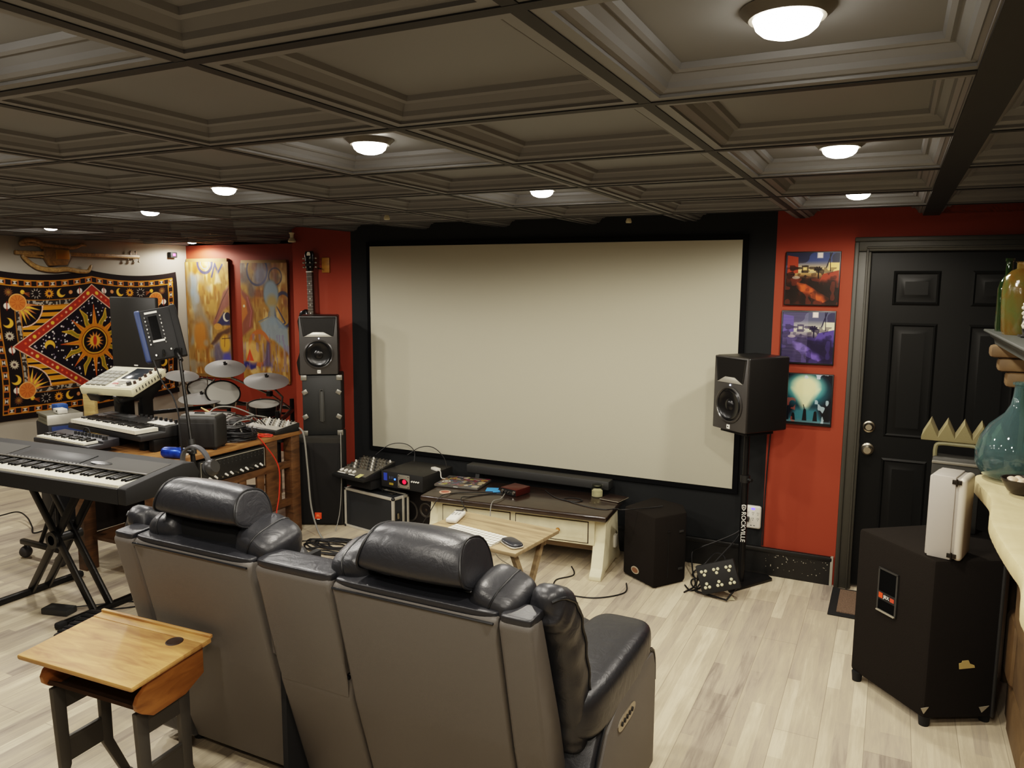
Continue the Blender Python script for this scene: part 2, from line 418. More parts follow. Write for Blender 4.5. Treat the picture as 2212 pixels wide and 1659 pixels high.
# baseboard, door, door frame
b = MB(); b.bb((-3.526, YF-.018, 0), (-.222, YF, .145)); b.bb((-3.526, YF-.026, .135), (-.222, YF, .165), bev=.008); b.bb((-.232, YF-.024, 0), (-.218, YF, .165), 1)
rr = random.Random(5)
for k in range(46):
    x = rr.uniform(-.58, -.25); z = rr.uniform(.03, .13); s_ = rr.uniform(.002, .006); b.bb((x, YF-.0188, z), (x+s_, YF-.017, z+s_*rr.uniform(.4, 1.2)), 1)
struct('baseboard_front', b, [mat('black baseboard paint', '#151412', .45), mat('bare white chips', '#8f8a7c', .7)])
b = MB()
for a, c in (((-.205, YF-.03, 0), (-.124, YF+.012, 1.844)), ((-.205, YF-.0305, 1.844), (.77, YF+.012, 1.915)), ((.694, YF-.03, 0), (.77, YF+.012, 1.844))): b.bb(a, c, bev=.008)
for a, c in (((-.208, YF-.04, 0), (-.185, YF-.006, 1.894)), ((-.208, YF-.0405, 1.894), (.77, YF-.006, 1.918)), ((-.15, YF-.036, 0), (-.137, YF-.006, 1.858)), ((-.15, YF-.0365, 1.858), (.72, YF-.006, 1.870))): b.bb(a, c, bev=.006)
struct('trim_1', b, mat('grey brown door casing', '#34322b', .55))
b = MB(); x0, x1 = -.128, .692; b.bb((x0, YF+.012, .02), (x1, YF+.05, 1.843))
def dpanel(px0, px1, z0, z1):
    def rg(d, y): return [(px0+d, y, z0+d), (px1-d, y, z0+d), (px1-d, y, z1-d), (px0+d, y, z1-d)]
    b.loft([rg(-.004, YF+.0115), rg(.006, YF+.004), rg(.014, YF+.011), rg(.03, YF+.011), rg(.05, YF+.003), rg(.052, YF+.003)], cap=True)
for z0, z1 in ((1.57, 1.74), (.87, 1.47), (.13, .745)):
    dpanel(-.01, .20, z0, z1); dpanel(.345, .555, z0, z1)
d = struct('door_1', b, mat('black door paint', '#0b0b09', .5, spec=.25), ang=25)
for z in (.913, .791):
    b = MB(); M = frame((-.084, YF+.012, z), (1, 0, 0), (0, 0, 1))
    b.lathe([(.0, .034), (.016, .034), (.02, .026), (.024, .012), (.031, .009), (.033, 0)] if z > .85 else [(0, .056), (.018, .056), (.026, .048), (.027, .036), (.018, .026), (.012, .016), (.024, .009), (.032, .006), (.033, 0)], M=M, seg=28)
    b.build('deadbolt' if z > .85 else 'door_knob', mat('satin nickel', '#b5ad9c', .3, metal=1), d)
b = MB(); b.bb((-.21, 4.08, 0), (.55, 4.47, .008), 0, bev=.003); b.bb((-.17, 4.12, .008), (.51, 4.44, .013), 1)
tag(b.build('door_mat', [RUB, mat('brown mat pile', '#6a5646', .95, bump=1., bscale=250, var=.35, vscale=150)]), 'brown doormat with black rubber edge in front of the black door', 'doormat')

# fireplace
ST = stone_mat('rough tan stone', ['#4d3a22', '#8a6a3a', '#b08a50', '#6b5434'], 5)
t = thing('stone_fireplace', 'rough tan stone fireplace at the right edge with pale wavy hearth ledge', 'fireplace', (.9, 2.3, 0))
b = MB(); rr = random.Random(11)
b.bb((.50, .6, 0), (1.34, 3.37, .872))
z = 0
while z < .86:
    h = min(rr.uniform(.14, .26), .872-z); y = .6
    while y < 3.36:
        w_ = min(rr.uniform(.22, .5), 3.385-y); dd = rr.uniform(0, .03)
        b.bb((.452+dd, y+.003, z+.003), (.53, y+w_-.003, z+h-.003), bev=.022); y += w_
    z += h
b.build('stone_base', ST, t)
P = [(.345, .6), (.325, 1.2), (.345, 1.7), (.312, 2.03), (.316, 2.13), (.333, 2.25), (.340, 2.35), (.331, 2.45), (.319, 2.64), (.316, 2.83), (.332, 2.98), (.343, 3.11), (.336, 3.22), (.320, 3.36), (.319, 3.42), (.334, 3.49), (.39, 3.53), (.46, 3.60), (.62, 3.66)]
P = [(p.x, p.y) for p in crom([Vector((x, y, 0)) for x, y in P], 4)]+[(1.33, 3.66), (1.33, .6)]
b = MB(); b.prism(P, .872, .93, bev=.012); b.build('hearth_slab', stone_mat('pale limestone', ['#b3a27a', '#d6c8a2', '#c2b288'], 7, .75), t)
b = MB(); b.bb((.70, .6, .93), (1.34, 3.6, 2.018))
for a, c in (((.345, 3.50, 1.392), (.56, 3.575, 1.4405)), ((.375, 3.505, 1.338), (.58, 3.58, 1.390)), ((.405, 3.505, 1.278), (.60, 3.58, 1.336)), ((.497, 3.68, 0), (1.34, 3.80, 1.27)), ((.50, 3.60, 1.27), (1.34, 3.80, 2.018))): b.bb(a, c, bev=.014)
b.build('chimney_stone', ST, t)
b = MB(); b.prism([(0, 0), (.014, -.007), (.018, -.024), (.032, -.036), (.036, -.054), (.365, -.054), (.365, 0)], .8, 3.57, axis='y', M=Matrix.Translation((.328, 0, 1.496)))
b.bb((.322, .8, 1.491), (.692, 3.576, 1.500), bev=.003)
t = thing('mantel_shelf', 'dark grey moulded mantel shelf carrying bottles above the stone ledge', 'shelf', (.5, 2.3, 1.45)); b.build('shelf_board', mat('slate grey paint', '#3a3d39', .55), t)

# things on the mantel and hearth
GLS = mat('aqua glass', '#a2c6c9', .04, trans=.92, ior=1.18, coat=.8)
pr = [(.0, .0), (.085, .0), (.13, .02), (.158, .07), (.160, .13), (.145, .19), (.11, .25), (.052, .305), (.032, .345), (.025, .385), (.022, .42), (.021, .435), (.03, .437), (.031, .447), (.021, .449), (.018, .44), (.019, .42), (.022, .385), (.029, .345), (.049, .303), (.107, .248), (.141, .189), (.156, .13), (.154, .072), (.127, .024), (.083, .006), (0, .006)]
t = thing('glass_demijohn', 'big aqua blue glass jug with narrow neck on the pale stone ledge', 'jug', (.446, 3.45, .931)); b = MB(); b.lathe([(r*.82, z*.84) for r, z in pr], seg=48, M=Matrix.Translation(t.location)); b.build('glass_body', GLS, t, ang=60)
t = thing('shell_bowl', 'small dark bowl of pale shells at the front of the stone ledge', 'bowl', (.448, 3.215, .931))
b = MB(); b.lathe([(.0, 0), (.03, 0), (.045, .012), (.062, .04), (.068, .055), (.063, .055), (.055, .04), (.04, .016), (0, .01)], M=Matrix.Translation(t.location)); b.build('bowl_body', mat('dark ceramic', '#2a2420', .3), t)
for k in range(7):
    a = k*.9; s_ = thing('sea_shell', 'pale sea shell lying in the small dark bowl', 'shell', (.448+.03*math.cos(a)*(k > 0), 3.215+.03*math.sin(a)*(k > 0), .980), a, 'shells in the dark bowl')
    b = MB(); b.loft([[(x, r_*math.cos(q), r_*math.sin(q)*.7) for q in [2*PI*i/10 for i in range(10)]] for x, r_ in ((-.02, .002), (-.012, .008), (-.002, .0125), (.008, .0135), (.014, .010), (.018, .004))]); b.build('shell_body', mat('shell', '#c9b49a', .4), s_, w=False)
t = thing('glazed_vase', 'tall amber and green glazed vase standing on the mantel shelf', 'vase', (.392, 3.19, 1.50))
b = MB(); b.lathe([(r*1.08, z*.80) for r, z in [(0, 0), (.045, 0), (.05, .02), (.055, .12), (.056, .20), (.05, .25), (.035, .275), (.02, .285), (.02, .31), (.026, .315), (.018, .315), (.014, .285), (0, .283)]], M=Matrix.Translation(t.location))
b.build('vase_body', stone_mat('amber green glaze', ['#3f4a26', '#b5851f', '#6a7048', '#5c3a12'], 9, .12), t)
t = thing('green_bottle', 'dark green glass bottle behind the amber vase on the mantel', 'bottle', (.372, 3.40, 1.50))
b = MB(); b.lathe([(r*.85, z*.83) for r, z in [(0, 0), (.036, 0), (.038, .02), (.038, .19), (.03, .225), (.014, .25), (.013, .31), (.017, .312), (.017, .325), (.009, .325), (0, .32)]], M=Matrix.Translation(t.location)); b.build('bottle_glass', mat('dark green glass', '#16240f', .06, coat=.5), t)
t = thing('wire_ornament', 'glittering round dark ornament beside the vase on the mantel', 'ornament', (.392, 3.04, 1.50))
b = MB(); b.tube([(.392, 3.04+.046*math.cos(a), 1.50+.066+.058*math.sin(a)) for a in [2*PI*k/28 for k in range(28)]], .006, closed=True); b.bb((.375, 3.0, 1.50), (.41, 3.08, 1.508), bev=.003); b.build('hoop', BMET, t)
b = MB(); rr = random.Random(4)
for k in range(26):
    a = rr.uniform(0, 2*PI); q = .042*math.sqrt(rr.random()); b.sph((.392+rr.uniform(-.008, .008), 3.04+q*math.cos(a), 1.566+q*1.2*math.sin(a)), .007, seg=8)
b.build('crystal_beads', mat('crystal', '#cfc9b8', .08, metal=.4), t)

# projection screen
t = thing('projection_screen', 'large pale grey projection screen on the black wall', 'screen', (-2.065, YF, .485))
b = MB(); b.bb((-3.345, YF-.022, .487), (-.784, YF-.006, 1.917)); b.build('screen_surface', mat('screen fabric', '#aaa593', .8, bump=.15, bscale=120), t, smooth=False)
b = MB()
for a, c in (((-3.375, YF-.02, .457), (-3.345, YF, 1.947)), ((-.784, YF-.02, .457), (-.754, YF, 1.947)), ((-3.345, YF-.02, 1.917), (-.784, YF, 1.947)), ((-3.345, YF-.02, .457), (-.784, YF, .487))): b.bb(a, c)
b.build('screen_frame', mat('velvet border', '#0e0e0f', .95, spec=.1), t, smooth=False)

# ------------------------------------------------------------------ reclining loveseat, seen from behind
t = thing('reclining_loveseat', 'black leather reclining loveseat with console, seen from behind', 'sofa', (-1.48, 2.0, 0))
KB = .272
yb = lambda z: 1.60+(.85-z)*KB
def back_prof(z0=.05, zt=.835):
    return [(yb(z0), z0), (yb(.45)-.012, .45), (yb(zt), zt), (yb(zt)+.02, zt+.015), (yb(zt)+.075, zt+.004), (yb(.5)+.11, .5), (yb(z0)+.12, z0)]
def panel(name, xa, xb, z0=.05, zt=.835):
    b = MB(); b.prism(back_prof(z0, zt), xa, xb, axis='x', bev=.012); return b.build(name, LEAB, t, ang=50)
def rail(xa, xb, zt=.85, d=.085):
    b = MB(); b.pillow(((xa+xb)/2, yb(zt)+d/2+.010, zt-.004), (xb-xa, d, .027), .28, n=8, rot=Matrix.Rotation(R(3), 4, 'X')); return b.build('top_rail', LEA, t, ang=60)
def seams(o, pts, r=.0035):
    b = MB(); b.tube(pts, r, seg=6); return b.build('piping', PIPE, o)
for xa, xb, side in ((-2.150, -1.648, 'L'), (-1.345, -.832, 'R')):
    o = panel('back_panel', xa, xb); rail(xa+.002, xb-.002)
    seams(o, [(xa+.006, yb(.832)-.002, .832), (xb-.006, yb(.832)-.002, .832)])
for xa, xb in ((-2.245, -2.154), (-.828, -.735)):
    o = panel('wing_panel', xa, xb); rail(xa+.002, xb-.002, .85)
o = panel('console_back', -1.628, -1.352, .535, .838); rail(-1.630, -1.350, .858, .10)
o = panel('console_lower_back', -1.628, -1.352, .05, .515)
seams(o, [(-1.626, yb(.524)+.002, .524), (-1.354, yb(.524)+.002, .524)], .006)  # not real piping: dark line standing in for the shaded gap between console panels
b = MB(); b.bb((-2.2, 1.84, .03), (-.78, 2.40, .40), bev=.01); b.bb((-1.648, 1.72, .06), (-1.628, 1.9, .80)); b.build('base_frame', mat('base fabric', '#141415', .9), t)
for xa, xb in ((-2.14, -1.65), (-1.345, -.855)):
    b = MB(); b.pillow(((xa+xb)/2, 2.20, .41), (xb-xa, .62, .17), .35); b.build('seat', LEA, t, ang=80)
    b = MB(); b.pillow(((xa+xb)/2, 1.86, .60), (xb-xa+.02, .20, .46), .4, rot=Matrix.Rotation(R(14), 4, 'X')); b.build('backrest', LEA, t, ang=80)
    b = MB(); b.pillow(((xa+xb)/2, 2.47, .24), (xb-xa, .10, .30), .35); b.build('footrest', LEA, t, ang=80)
b = MB(); b.bb((-1.64, 1.92, .05), (-1.352, 2.46, .52), bev=.03); b.pillow((-1.496, 2.16, .53), (.285, .52, .10), .35); b.build('console', LEA, t, ang=70)
def headrest(xc, w, yc, zc, tilt, k_=1.):
    rings = []; N = 28
    D = []
    for k in range(N):   # D-shaped section: round over the top and back, flatter toward the front underside
        a = 2*PI*k/N; cy, cz = math.cos(a), math.sin(a)
        y = -math.copysign(abs(cy)**.75, cy)*(.094 if cy > 0 else .085); z = cz*.088 if cz > 0 else math.copysign(abs(cz)**.6, cz)*.042
        D.append((y*k_, z*k_))
    xs = [(-.5, .82), (-.497, .90), (-.48, .94), (-.36, 1.0), (-.2, 1.04), (0, 1.06), (.2, 1.04), (.36, 1.0), (.48, .94), (.497, .90), (.5, .82)]
    T = Matrix.Translation((xc, yc, zc)) @ Matrix.Rotation(R(tilt), 4, 'X')
    for fx, sc in xs:
        rings.append([T @ Vector((fx*w+.018*(z/.08)*(-1 if fx > 0 else 1)*(abs(fx)*2)**4, y*sc, z*sc)) for y, z in D])
    b = MB(); b.loft(rings); hr = b.build('headrest', LEA, t, ang=70, sub=1)
    for sg in (-1, 1):
        fx = .487*sg
        b = MB(); b.tube([T @ Vector((fx*w+.018*(z/.08)*(-sg), y*.935, z*.935)) for y, z in D], .0038, closed=True, seg=6); b.build('piping', PIPE, hr)
    b = MB(); b.bb((xc-w*.36, yc-.035, .79), (xc+w*.36, yc+.05, zc-.05), bev=.02); b.build('headrest_neck', mat('black webbing', '#0c0c0d', .9), t)
headrest(-1.900, .355, 1.715, .955, -10, .92); headrest(-1.093, .325, 1.70, .918, -12, 1.06)
def bolster(x, y, z, s, ry, rz=0):
    b = MB(); rot = Matrix.Rotation(R(rz), 4, 'Z') @ Matrix.Rotation(R(ry), 4, 'Y') @ Matrix.Rotation(R(14), 4, 'X')
    b.pillow((x, y, z), s, .62, rot=rot, n=10); o = b.build('bolster', LEA, t, ang=80)
    T = Matrix.Translation((x, y, z)) @ rot
    b = MB(); N = 40; ee = .62
    pts = []
    for k in range(N):
        a = 2*PI*k/N; d = (0, math.cos(a), math.sin(a)); pts.append(T @ Vector((0, math.copysign(abs(d[1])**ee, d[1])*s[1]/2*1.0, math.copysign(abs(d[2])**ee, d[2])*s[2]/2*1.0)))
    b.tube(pts, .003, closed=True, seg=6); b.build('piping', PIPE, o)
bolster(-1.690, 1.735, .862, (.165, .18, .140), 18); bolster(-2.075, 1.73, .862, (.14, .17, .135), -14)
bolster(-.868, 1.715, .848, (.150, .17, .135), 20); bolster(-1.325, 1.73, .860, (.14, .18, .14), -18)
# puffy side cushions beside each backrest, with ruched seam
for x, sg in ((-.738, 1), (-2.252, -1)):
    rings = []; N = 20
    pts = [(1.665, .905, .2), (1.69, .90, .8), (1.74, .86, 1.), (1.785, .78, 1.), (1.825, .66, 1.), (1.855, .54, 1.), (1.872, .46, .95), (1.885, .42, .7), (1.89, .40, .2)]
    pts = [(y+.015, z-.035, s_) for y, z, s_ in pts]
    b = MB(); P = crom([Vector((0, y, z)) for y, z, s_ in pts], 6); Sx = crom([Vector((s_, 0, 0)) for *_, s_ in pts], 6)
    for i, p in enumerate(P):
        tg = (P[min(i+1, len(P)-1)]-P[max(i-1, 0)]).normalized(); nn = Vector((0, -tg.z, tg.y)); s_ = Sx[i].x*(1+.035*math.sin(i*1.35))
        rings.append([p+Vector((x+sg*.0+.056*s_*math.copysign(abs(math.cos(a))**.7, math.cos(a)), 0, 0))+nn*(.062*s_*math.copysign(abs(math.sin(a))**.7, math.sin(a))) for a in [2*PI*k/N for k in range(N)]])
    b.loft(rings); o = b.build('side_cushion', LEA, t, ang=80)
    b = MB(); b.tube([r_[1 if sg > 0 else 9]+Vector((sg*.001, 0, 0)) for r_ in rings[2:-2]], .004, seg=6); b.build('piping', PIPE, o)
for xa, xb, out in ((-.852, -.648, 1), (-2.325, -2.13, -1)):
    xo = xb if out > 0 else xa
    P = [(1.80, .05), (1.80, .22), (1.83, .34), (1.90, .43), (2.0, .475), (2.30, .485), (2.40, .47), (2.44, .42), (2.45, .34), (2.45, .05)]
    b = MB(); b.prism(P, xa+.008, xb-.008, axis='x', bev=.014); a = b.build('arm', LEA, t, ang=50)
    b = MB(); b.prism([(y+(2.15-y)*.10-.01*(y > 2.4), z-.012*(z > .3)) for y, z in P], xo-.006, xo+.006, axis='x', bev=.004); b.build('arm_side_panel', LEAB, t, ang=50)
    b = MB(); b.pillow(((xa+xb)/2-.004*out, 2.13, .487), (.225, .62, .165), .46, n=10, rot=Matrix.Rotation(R(-1), 4, 'X')); b.build('arm_pad', LEA, t, ang=80)
    b = MB(); b.tube([(xo-.004*out, y+(2.15-y)*.06, z-.004) for y, z in P[1:-1]], .0045, seg=6, smooth=3); b.build('piping', PIPE, a)
    if out > 0:
        M = frame((xo+.006, 2.09, .385), (0, 1, -.02), (0, 0, 1))
        b = MB(); b.prism([(.052*math.cos(q)*(1)+(.03 if math.cos(q) > 0 else -.03), .022*math.sin(q)) for q in [2*PI*k/24+.01 for k in range(24)]], -.002, .003, M=M); c = b.build('control_plate', mat('brushed nickel', '#9c9383', .35, metal=.9), t)
        for dx in (-.048, -.024, 0, .024, .048):
            b = MB(); b.cyl((dx, 0, .003), (dx, 0, .006), .007, M=M, m=0); b.build('button', MBLK, c)
for x, y in ((-.80, 2.40), (-.72, 2.40), (-2.2, 2.40), (-.80, 1.88), (-2.2, 1.88)):
    b = MB(); b.cyl((x, y, 0), (x, y, .05), .022); b.build('foot', MBLK, t)

# ------------------------------------------------------------------ old school desk
OAK = wood('worn oak', '#94683a', '#ba9054', .55, (2.2, 14, 14), 3, 5)
OAK2 = wood('orange oak side', '#7a4c1e', '#9c6630', .45, (3, 3, 14), 3, 5)
t = thing('school_desk', 'old wooden school desk with inkwell hole and iron legs beside the sofa', 'desk', (-2.075, 1.475, 0), R(3))
TZ = Matrix.Translation((0, 0, .54)) @ Matrix.Rotation(R(3.5), 4, 'X')
b = MB(); P = [(-.237, -.15), (.237, -.15), (.237, .10), (-.237, .10)]
b.box((0, -.02, .008), (.478, .262, .017), bev=.006, M=TZ); b.box((0, .128, .008), (.478, .036, .017), bev=.003, M=TZ)
b.box((0, .1475, .019), (.478, .012, .012), bev=.003, M=TZ)
top = b.build('desk_top', OAK, t, w=False)
b = MB(); b.lathe([(.0, .0172), (.020, .0172), (.024, .0185), (.0265, .0172), (.0265, .014)], c=(.15, .085, 0), M=TZ, seg=28); b.build('inkwell_hole', mat('dark hole rim', '#2a190c', .6), top, w=False)
b = MB()
side = [(-.10, -.105), (-.115, -.09), (-.118, -.07), (-.108, -.05), (-.085, -.035), (-.06, -.002), (.135, .006), (.135, -.09), (.06, -.125), (-.06, -.13)]
for x in (-.185, .205):
    b = MB(); b.prism([(y, z+.54) for y, z in side], x-.008, x+.008, axis='x', bev=.003); b.build('side_board', OAK2, t, w=False)
b = MB(); b.prism([(y, z+.54) for y, z in [(-.105, -.095), (-.06, -.122), (.06, -.117), (.13, -.085), (.13, -.075), (.06, -.107), (-.06, -.112), (-.098, -.088)]], -.18, .20, axis='x'); b.bb((-.18, .12, .45), (.20, .135, .545)); b.build('book_box', mat('dark box inside', '#4a3826', .7), t, w=False)
IRON = mat('grey iron', '#4a4742', .5, metal=.35)
for x in (-.165, .185):
    b = MB()
    for y0, y1, yf in ((-.085, -.075, -.13), (.07, .075, .135)):
        b.prism([(y0-.02, .43), (y0+.022, .43), (y1+.018, .16), (yf+.016, .02), (yf-.014, .02), (y1-.018, .16)], x-.009, x+.009, axis='x', bev=.003)
        b.lathe([(0, 0), (.026, 0), (.026, .012), (.014, .022), (0, .024)], c=(x, yf, 0), seg=16)
    b.bb((x-.006, -.075, .35), (x+.006, .075, .43)); b.bb((x-.006, -.075, .17), (x+.006, .075, .245)); b.box((x, 0, .245), (.014, .13, .012), bev=.003)
    b.build('leg_frame', IRON, t, w=False)

# ------------------------------------------------------------------ coffee table with dark top
CR = mat('cream table paint', '#d8cfb0', .55, var=.08, vscale=12)
DK = wood('espresso wood', '#1c1410', '#33261d', .28, (3, 20, 20), 3, 4, coat=.3)
t = thing('coffee_table', 'low cream coffee table with dark plank top and splayed legs', 'table', (-1.965, 4.145, 0), R(4.8))
b = MB(); b.box((0, 0, .3625), (1.17, .47, .035), bev=.012, seg=3)
tp = b.build('table_top', DK, t, w=False)
b = MB(); b.bb((-.50, -.165, .18), (.50, .165, .345), bev=.004)
for x0, x1 in ((-.465, -.015), (.015, .465)): b.bb((x0, -.1665, .19), (x1, -.164, .32), 1)
ap = b.build('apron', [CR, mat('dark gap', '#3a3024', .8)], t, w=False)
b = MB(); b.bb((-.53, -.175, .33), (.53, .175, .346), bev=.003); b.build('top_batten', CR, t, w=False)
for x0, x1 in ((-.46, -.02), (.02, .46)):
    b = MB(); b.bb((x0, -.172, .195), (x1, -.160, .315), bev=.003); b.bb((x0+.025, -.1735, .215), (x1-.025, -.171, .295), bev=.001); dr = b.build('drawer', CR, t, w=False)
    for xk in (.075, .285) if x0 > 0 else ((x0+x1)/2,):
        b = MB(); b.sph((xk, -.183, .255), .013, seg=14); b.cyl((xk, -.172, .255), (xk, -.18, .255), .006); b.build('drawer_knob', mat('amber wood knob', '#a8702c', .3, coat=.5), dr, w=False)
for x in (-.525, .525):
    P = [(-.13, .345), (-.145, .26), (-.155, .20), (-.20, .06), (-.235, .025), (-.235, 0), (-.17, 0), (-.13, .022), (.13, .022), (.17, 0), (.235, 0), (.235, .025), (.20, .06), (.155, .20), (.145, .26), (.13, .345)]
    b = MB(); b.prism(P, x-.035, x+.035, axis='x', bev=.004); b.build('leg', CR, t, w=False)
b = MB(); b.bb((-.50, -.02, .10), (.50, .02, .15), bev=.004); b.build('stretcher', wood('grey brown wood', '#5a4c3c', '#7a6850', .6), t, w=False)
ct = t
def on_table(u, v, z=.38):   # a point on the coffee table top, in its own axes
    p = root_mat(ct) @ Vector((u, v, z)); return (p.x, p.y, p.z)

# ------------------------------------------------------------------ folding tray table and what lies on it
GW = wood('grey oak laminate', '#7a674c', '#a08a68', .5, (1.5, 16, 16), 3, 5)
t2 = thing('tray_table', 'small folding wooden tray table holding a white keyboard', 'table', (-1.455, 2.73, 0), R(-6))
b = MB(); b.box((0, 0, .641), (.49, .345, .017), bev=.004); b.build('table_top', GW, t2, w=False)
for x in (-.20, .20):
    for sg in (-1, 1):
        b = MB(); xx = x+.011*sg
        b.add([(xx-.009, sg*-.135-.014, .632), (xx-.009, sg*-.135+.014, .632), (xx+.009, sg*-.135+.014, .632), (xx+.009, sg*-.135-.014, .632), (xx-.009, sg*.20-.014, 0), (xx-.009, sg*.20+.014, 0), (xx+.009, sg*.20+.014, 0), (xx+.009, sg*.20-.014, 0)], [(0, 1, 2, 3), (4, 7, 6, 5), (0, 4, 5, 1), (1, 5, 6, 2), (2, 6, 7, 3), (3, 7, 4, 0)])
        b.build('leg', GW, t2, w=False)
for y, z in ((.135, .60), (-.18, .05)):
    b = MB(); b.box((0, y, z), (.40, .018, .03), bev=.003); b.build('crossbar', GW, t2, w=False)
t = thing('computer_keyboard', 'slim white computer keyboard on the folding tray table', 'keyboard', (-1.470, 2.635, .6495), R(-11))
b = MB(); b.prism([(-.0555, .0), (.0555, .0), (.0555, .010), (-.0555, .004)], -.135, .135, axis='x', bev=.001); b.build('case', ALU, t, w=False)
b = MB()
for r in range(5):
    for k in range(14):
        if r == 4 and 4 <= k <= 8: continue
        b.box((-.126+k*.0194, .044-r*.0205, .0125-r*.00115), (.0165, .0165, .003), bev=.0008, seg=1)
b.box((-.008, .044-4*.0205, .0125-4*.00115), (.092, .0165, .003)); b.build('keys', mat('key white', '#e2ded0', .5), t, w=False)
t = thing('computer_mouse', 'flat dark grey computer mouse on the right of the tray table', 'mouse', (-1.285, 2.615, .6495), R(55))
b = MB(); b.pillow((0, 0, .009), (.06, .112, .024), .62); o = b.build('top_shell', mat('space grey', '#2b2c30', .25), t, w=False, ang=80)
b = MB(); b.pillow((0, 0, .0055), (.0605, .113, .011), .5); b.build('base', ALU, t, w=False)
t = thing('remote_control', 'white remote control lying at the back left of the tray table', 'remote', (-1.648, 2.80, .6495), R(12))
b = MB(); b.box((0, 0, .012), (.052, .135, .023), bev=.010, seg=3); b.build('body', WHT, t, w=False)
b = MB()
for i in range(3):
    for j in range(3): b.box((-.014+.014*i, -.005+.013*j, .0237), (.008, .006, .0015))
b.build('buttons', GRY, t, w=False)
b = MB(); b.box((0, .054, .0238), (.036, .018, .001)); b.build('display', DGR, t, w=False)

# ------------------------------------------------------------------ things on the coffee table
def badge_text(s, size, M, name, m, parent, w=True): return text(s, size, M, name, m, parent, w=w)
th = thing('laptop', 'closed laptop covered in colourful stickers on the coffee table', 'laptop', on_table(-.455, .11), R(6.5))
b = MB(); b.box((0, 0, .0075), (.30, .24, .015), bev=.005); b.build('body', mat('laptop shell', '#6f6c66', .35, metal=.6), th, w=False)
A = Art(.30, .24, 120, 96, '#4a4745'); rr = random.Random(9)
pal = ['#6f563e', '#5f2a35', '#a3946f', '#242328', '#8a6c34', '#3f4a60', '#714053', '#a8a08e', '#343d32', '#86823f', '#55302a', '#74747a']
for k in range(120):
    x, y = rr.uniform(-.14, .14), rr.uniform(-.11, .11); c = rr.choice(pal); r_ = rr.uniform(.006, .026)
    if k % 3 == 0: A.disc(x, y, r_, c)
    elif k % 3 == 1: A.rect(x-r_, y-r_*.6, x+r_, y+r_*.6, c)
    else: A.poly([(x-r_, y-r_), (x+r_, y-r_*.6), (x+r_*.3, y+r_)], c)
A.disc(-.105, -.03, .028, '#cfcabd'); A.disc(-.105, -.03, .02, '#3a3838'); A.disc(-.105, -.03, .012, '#bdb7aa')
M = root_mat(th)
A.build('sticker_lid', lambda u, v: np.stack([u*.985, v*.98, np.full_like(u, .0156)], 1), GLOSSM, th, w=False)
b = MB(); b.box((0, -.1205, .009), (.03, .002, .003)); b.build('lid_notch', WHT, th, w=False)
th = thing('round_coaster', 'round pinkish paper disc at the front left of the coffee table', 'coaster', on_table(-.472, -.115), 0)
b = MB(); b.lathe([(0, 0), (.036, 0), (.036, .003), (0, .003)], m=0); b.lathe([(0, .0031), (.026, .0031), (.026, .0034), (0, .0034)], m=1); b.build('disc', [mat('peach paper', '#d6ac90', .7), mat('rose print', '#a8624f', .7, var=.3, vscale=60)], th, w=False)
for k, (x, y, z, rz, lab) in enumerate(((-.205, .02, .38, 20, 'bright blue sticky note pad lying between laptop and red audio box'), (-.165, -.01, .3802, 34, 'smaller blue sticky note tucked against the red audio box'))):
    th = thing('sticky_note', lab, 'note', on_table(x-.02, y+.03), R(rz), 'blue sticky notes')
    b = MB(); s_ = .075 if k == 0 else .045; b.box((0, 0, .002+.001*k), (s_, s_, .003), bev=.0005); b.build('paper', mat('sky blue paper', '#3f8fd0', .7), th, w=False)
th = thing('audio_interface', 'dark red audio interface box with silver knobs on the coffee table', 'audio interface', on_table(-.06, .03), R(-14))
th.scale = (.80, .80, .95)
b = MB(); b.box((0, 0, .024), (.155, .17, .044), bev=.004); o = b.build('case', mat('dark red metal', '#47170f', .4, metal=.3), th, w=False)
b = MB(); b.box((0, -.0855, .024), (.146, .002, .038)); b.build('front_plate', BLK, th, w=False)
for x, r_, m_ in ((-.055, .012, STEEL), (-.022, .009, DGR), (.005, .006, STEEL), (.028, .006, DGR), (.055, .013, STEEL)):
    b = MB(); b.cyl((x, -.086, .024), (x, -.098, .024), r_, r_*.85, seg=18); b.build('knob', m_, th, w=False)
th = thing('candle_jar', 'clear glass jar half filled with cream wax at the table end', 'candle', on_table(.425, .155), 0)
b = MB(); b.lathe([(0, 0), (.033, 0), (.036, .004), (.036, .052), (.031, .058), (.031, .072), (.034, .074), (.031, .076), (.028, .072), (.028, .058), (.033, .05), (.033, .006), (0, .005)], seg=32); b.build('glass_jar', mat('clear glass', '#e6e8de', .03, trans=1., ior=1.1), th, w=False)
b = MB(); b.lathe([(0, .0055), (.0325, .0055), (.0325, .040), (0, .041)], seg=28); b.build('wax', mat('cream wax', '#e2d6b0', .6, emit=.12), th, w=False)  # faint emission painted into the wax, no flame burns here
th = thing('jewel_case', 'flat dark square case with pale edge beside the candle jar', 'case', on_table(.535, .14), R(-10))
b = MB(); b.box((0, 0, .006), (.125, .125, .011), bev=.0015); b.build('cover', mat('dark brown cover', '#2b211c', .3), th, w=False)
b = MB(); b.box((0, 0, .006), (.128, .128, .0035)); b.build('clear_edge', mat('pale edge', '#8f8878', .2), th, w=False)
th = thing('soundbar', 'long low black soundbar below the projection screen', 'soundbar', (-2.0, 4.43, .378))
b = MB(); b.box((0, 0, .060), (1.0, .085, .055), bev=.006); b.build('cabinet', mat('soundbar grey', '#2a2a29', .55, bump=.2, bscale=700), th, w=False)
for x in (-.42, .42):
    b = MB(); b.prism([(-.04, 0), (.04, 0), (.03, .034), (-.03, .034)], x-.015, x+.015, axis='x'); b.build('stand_foot', BLK, th, w=False)
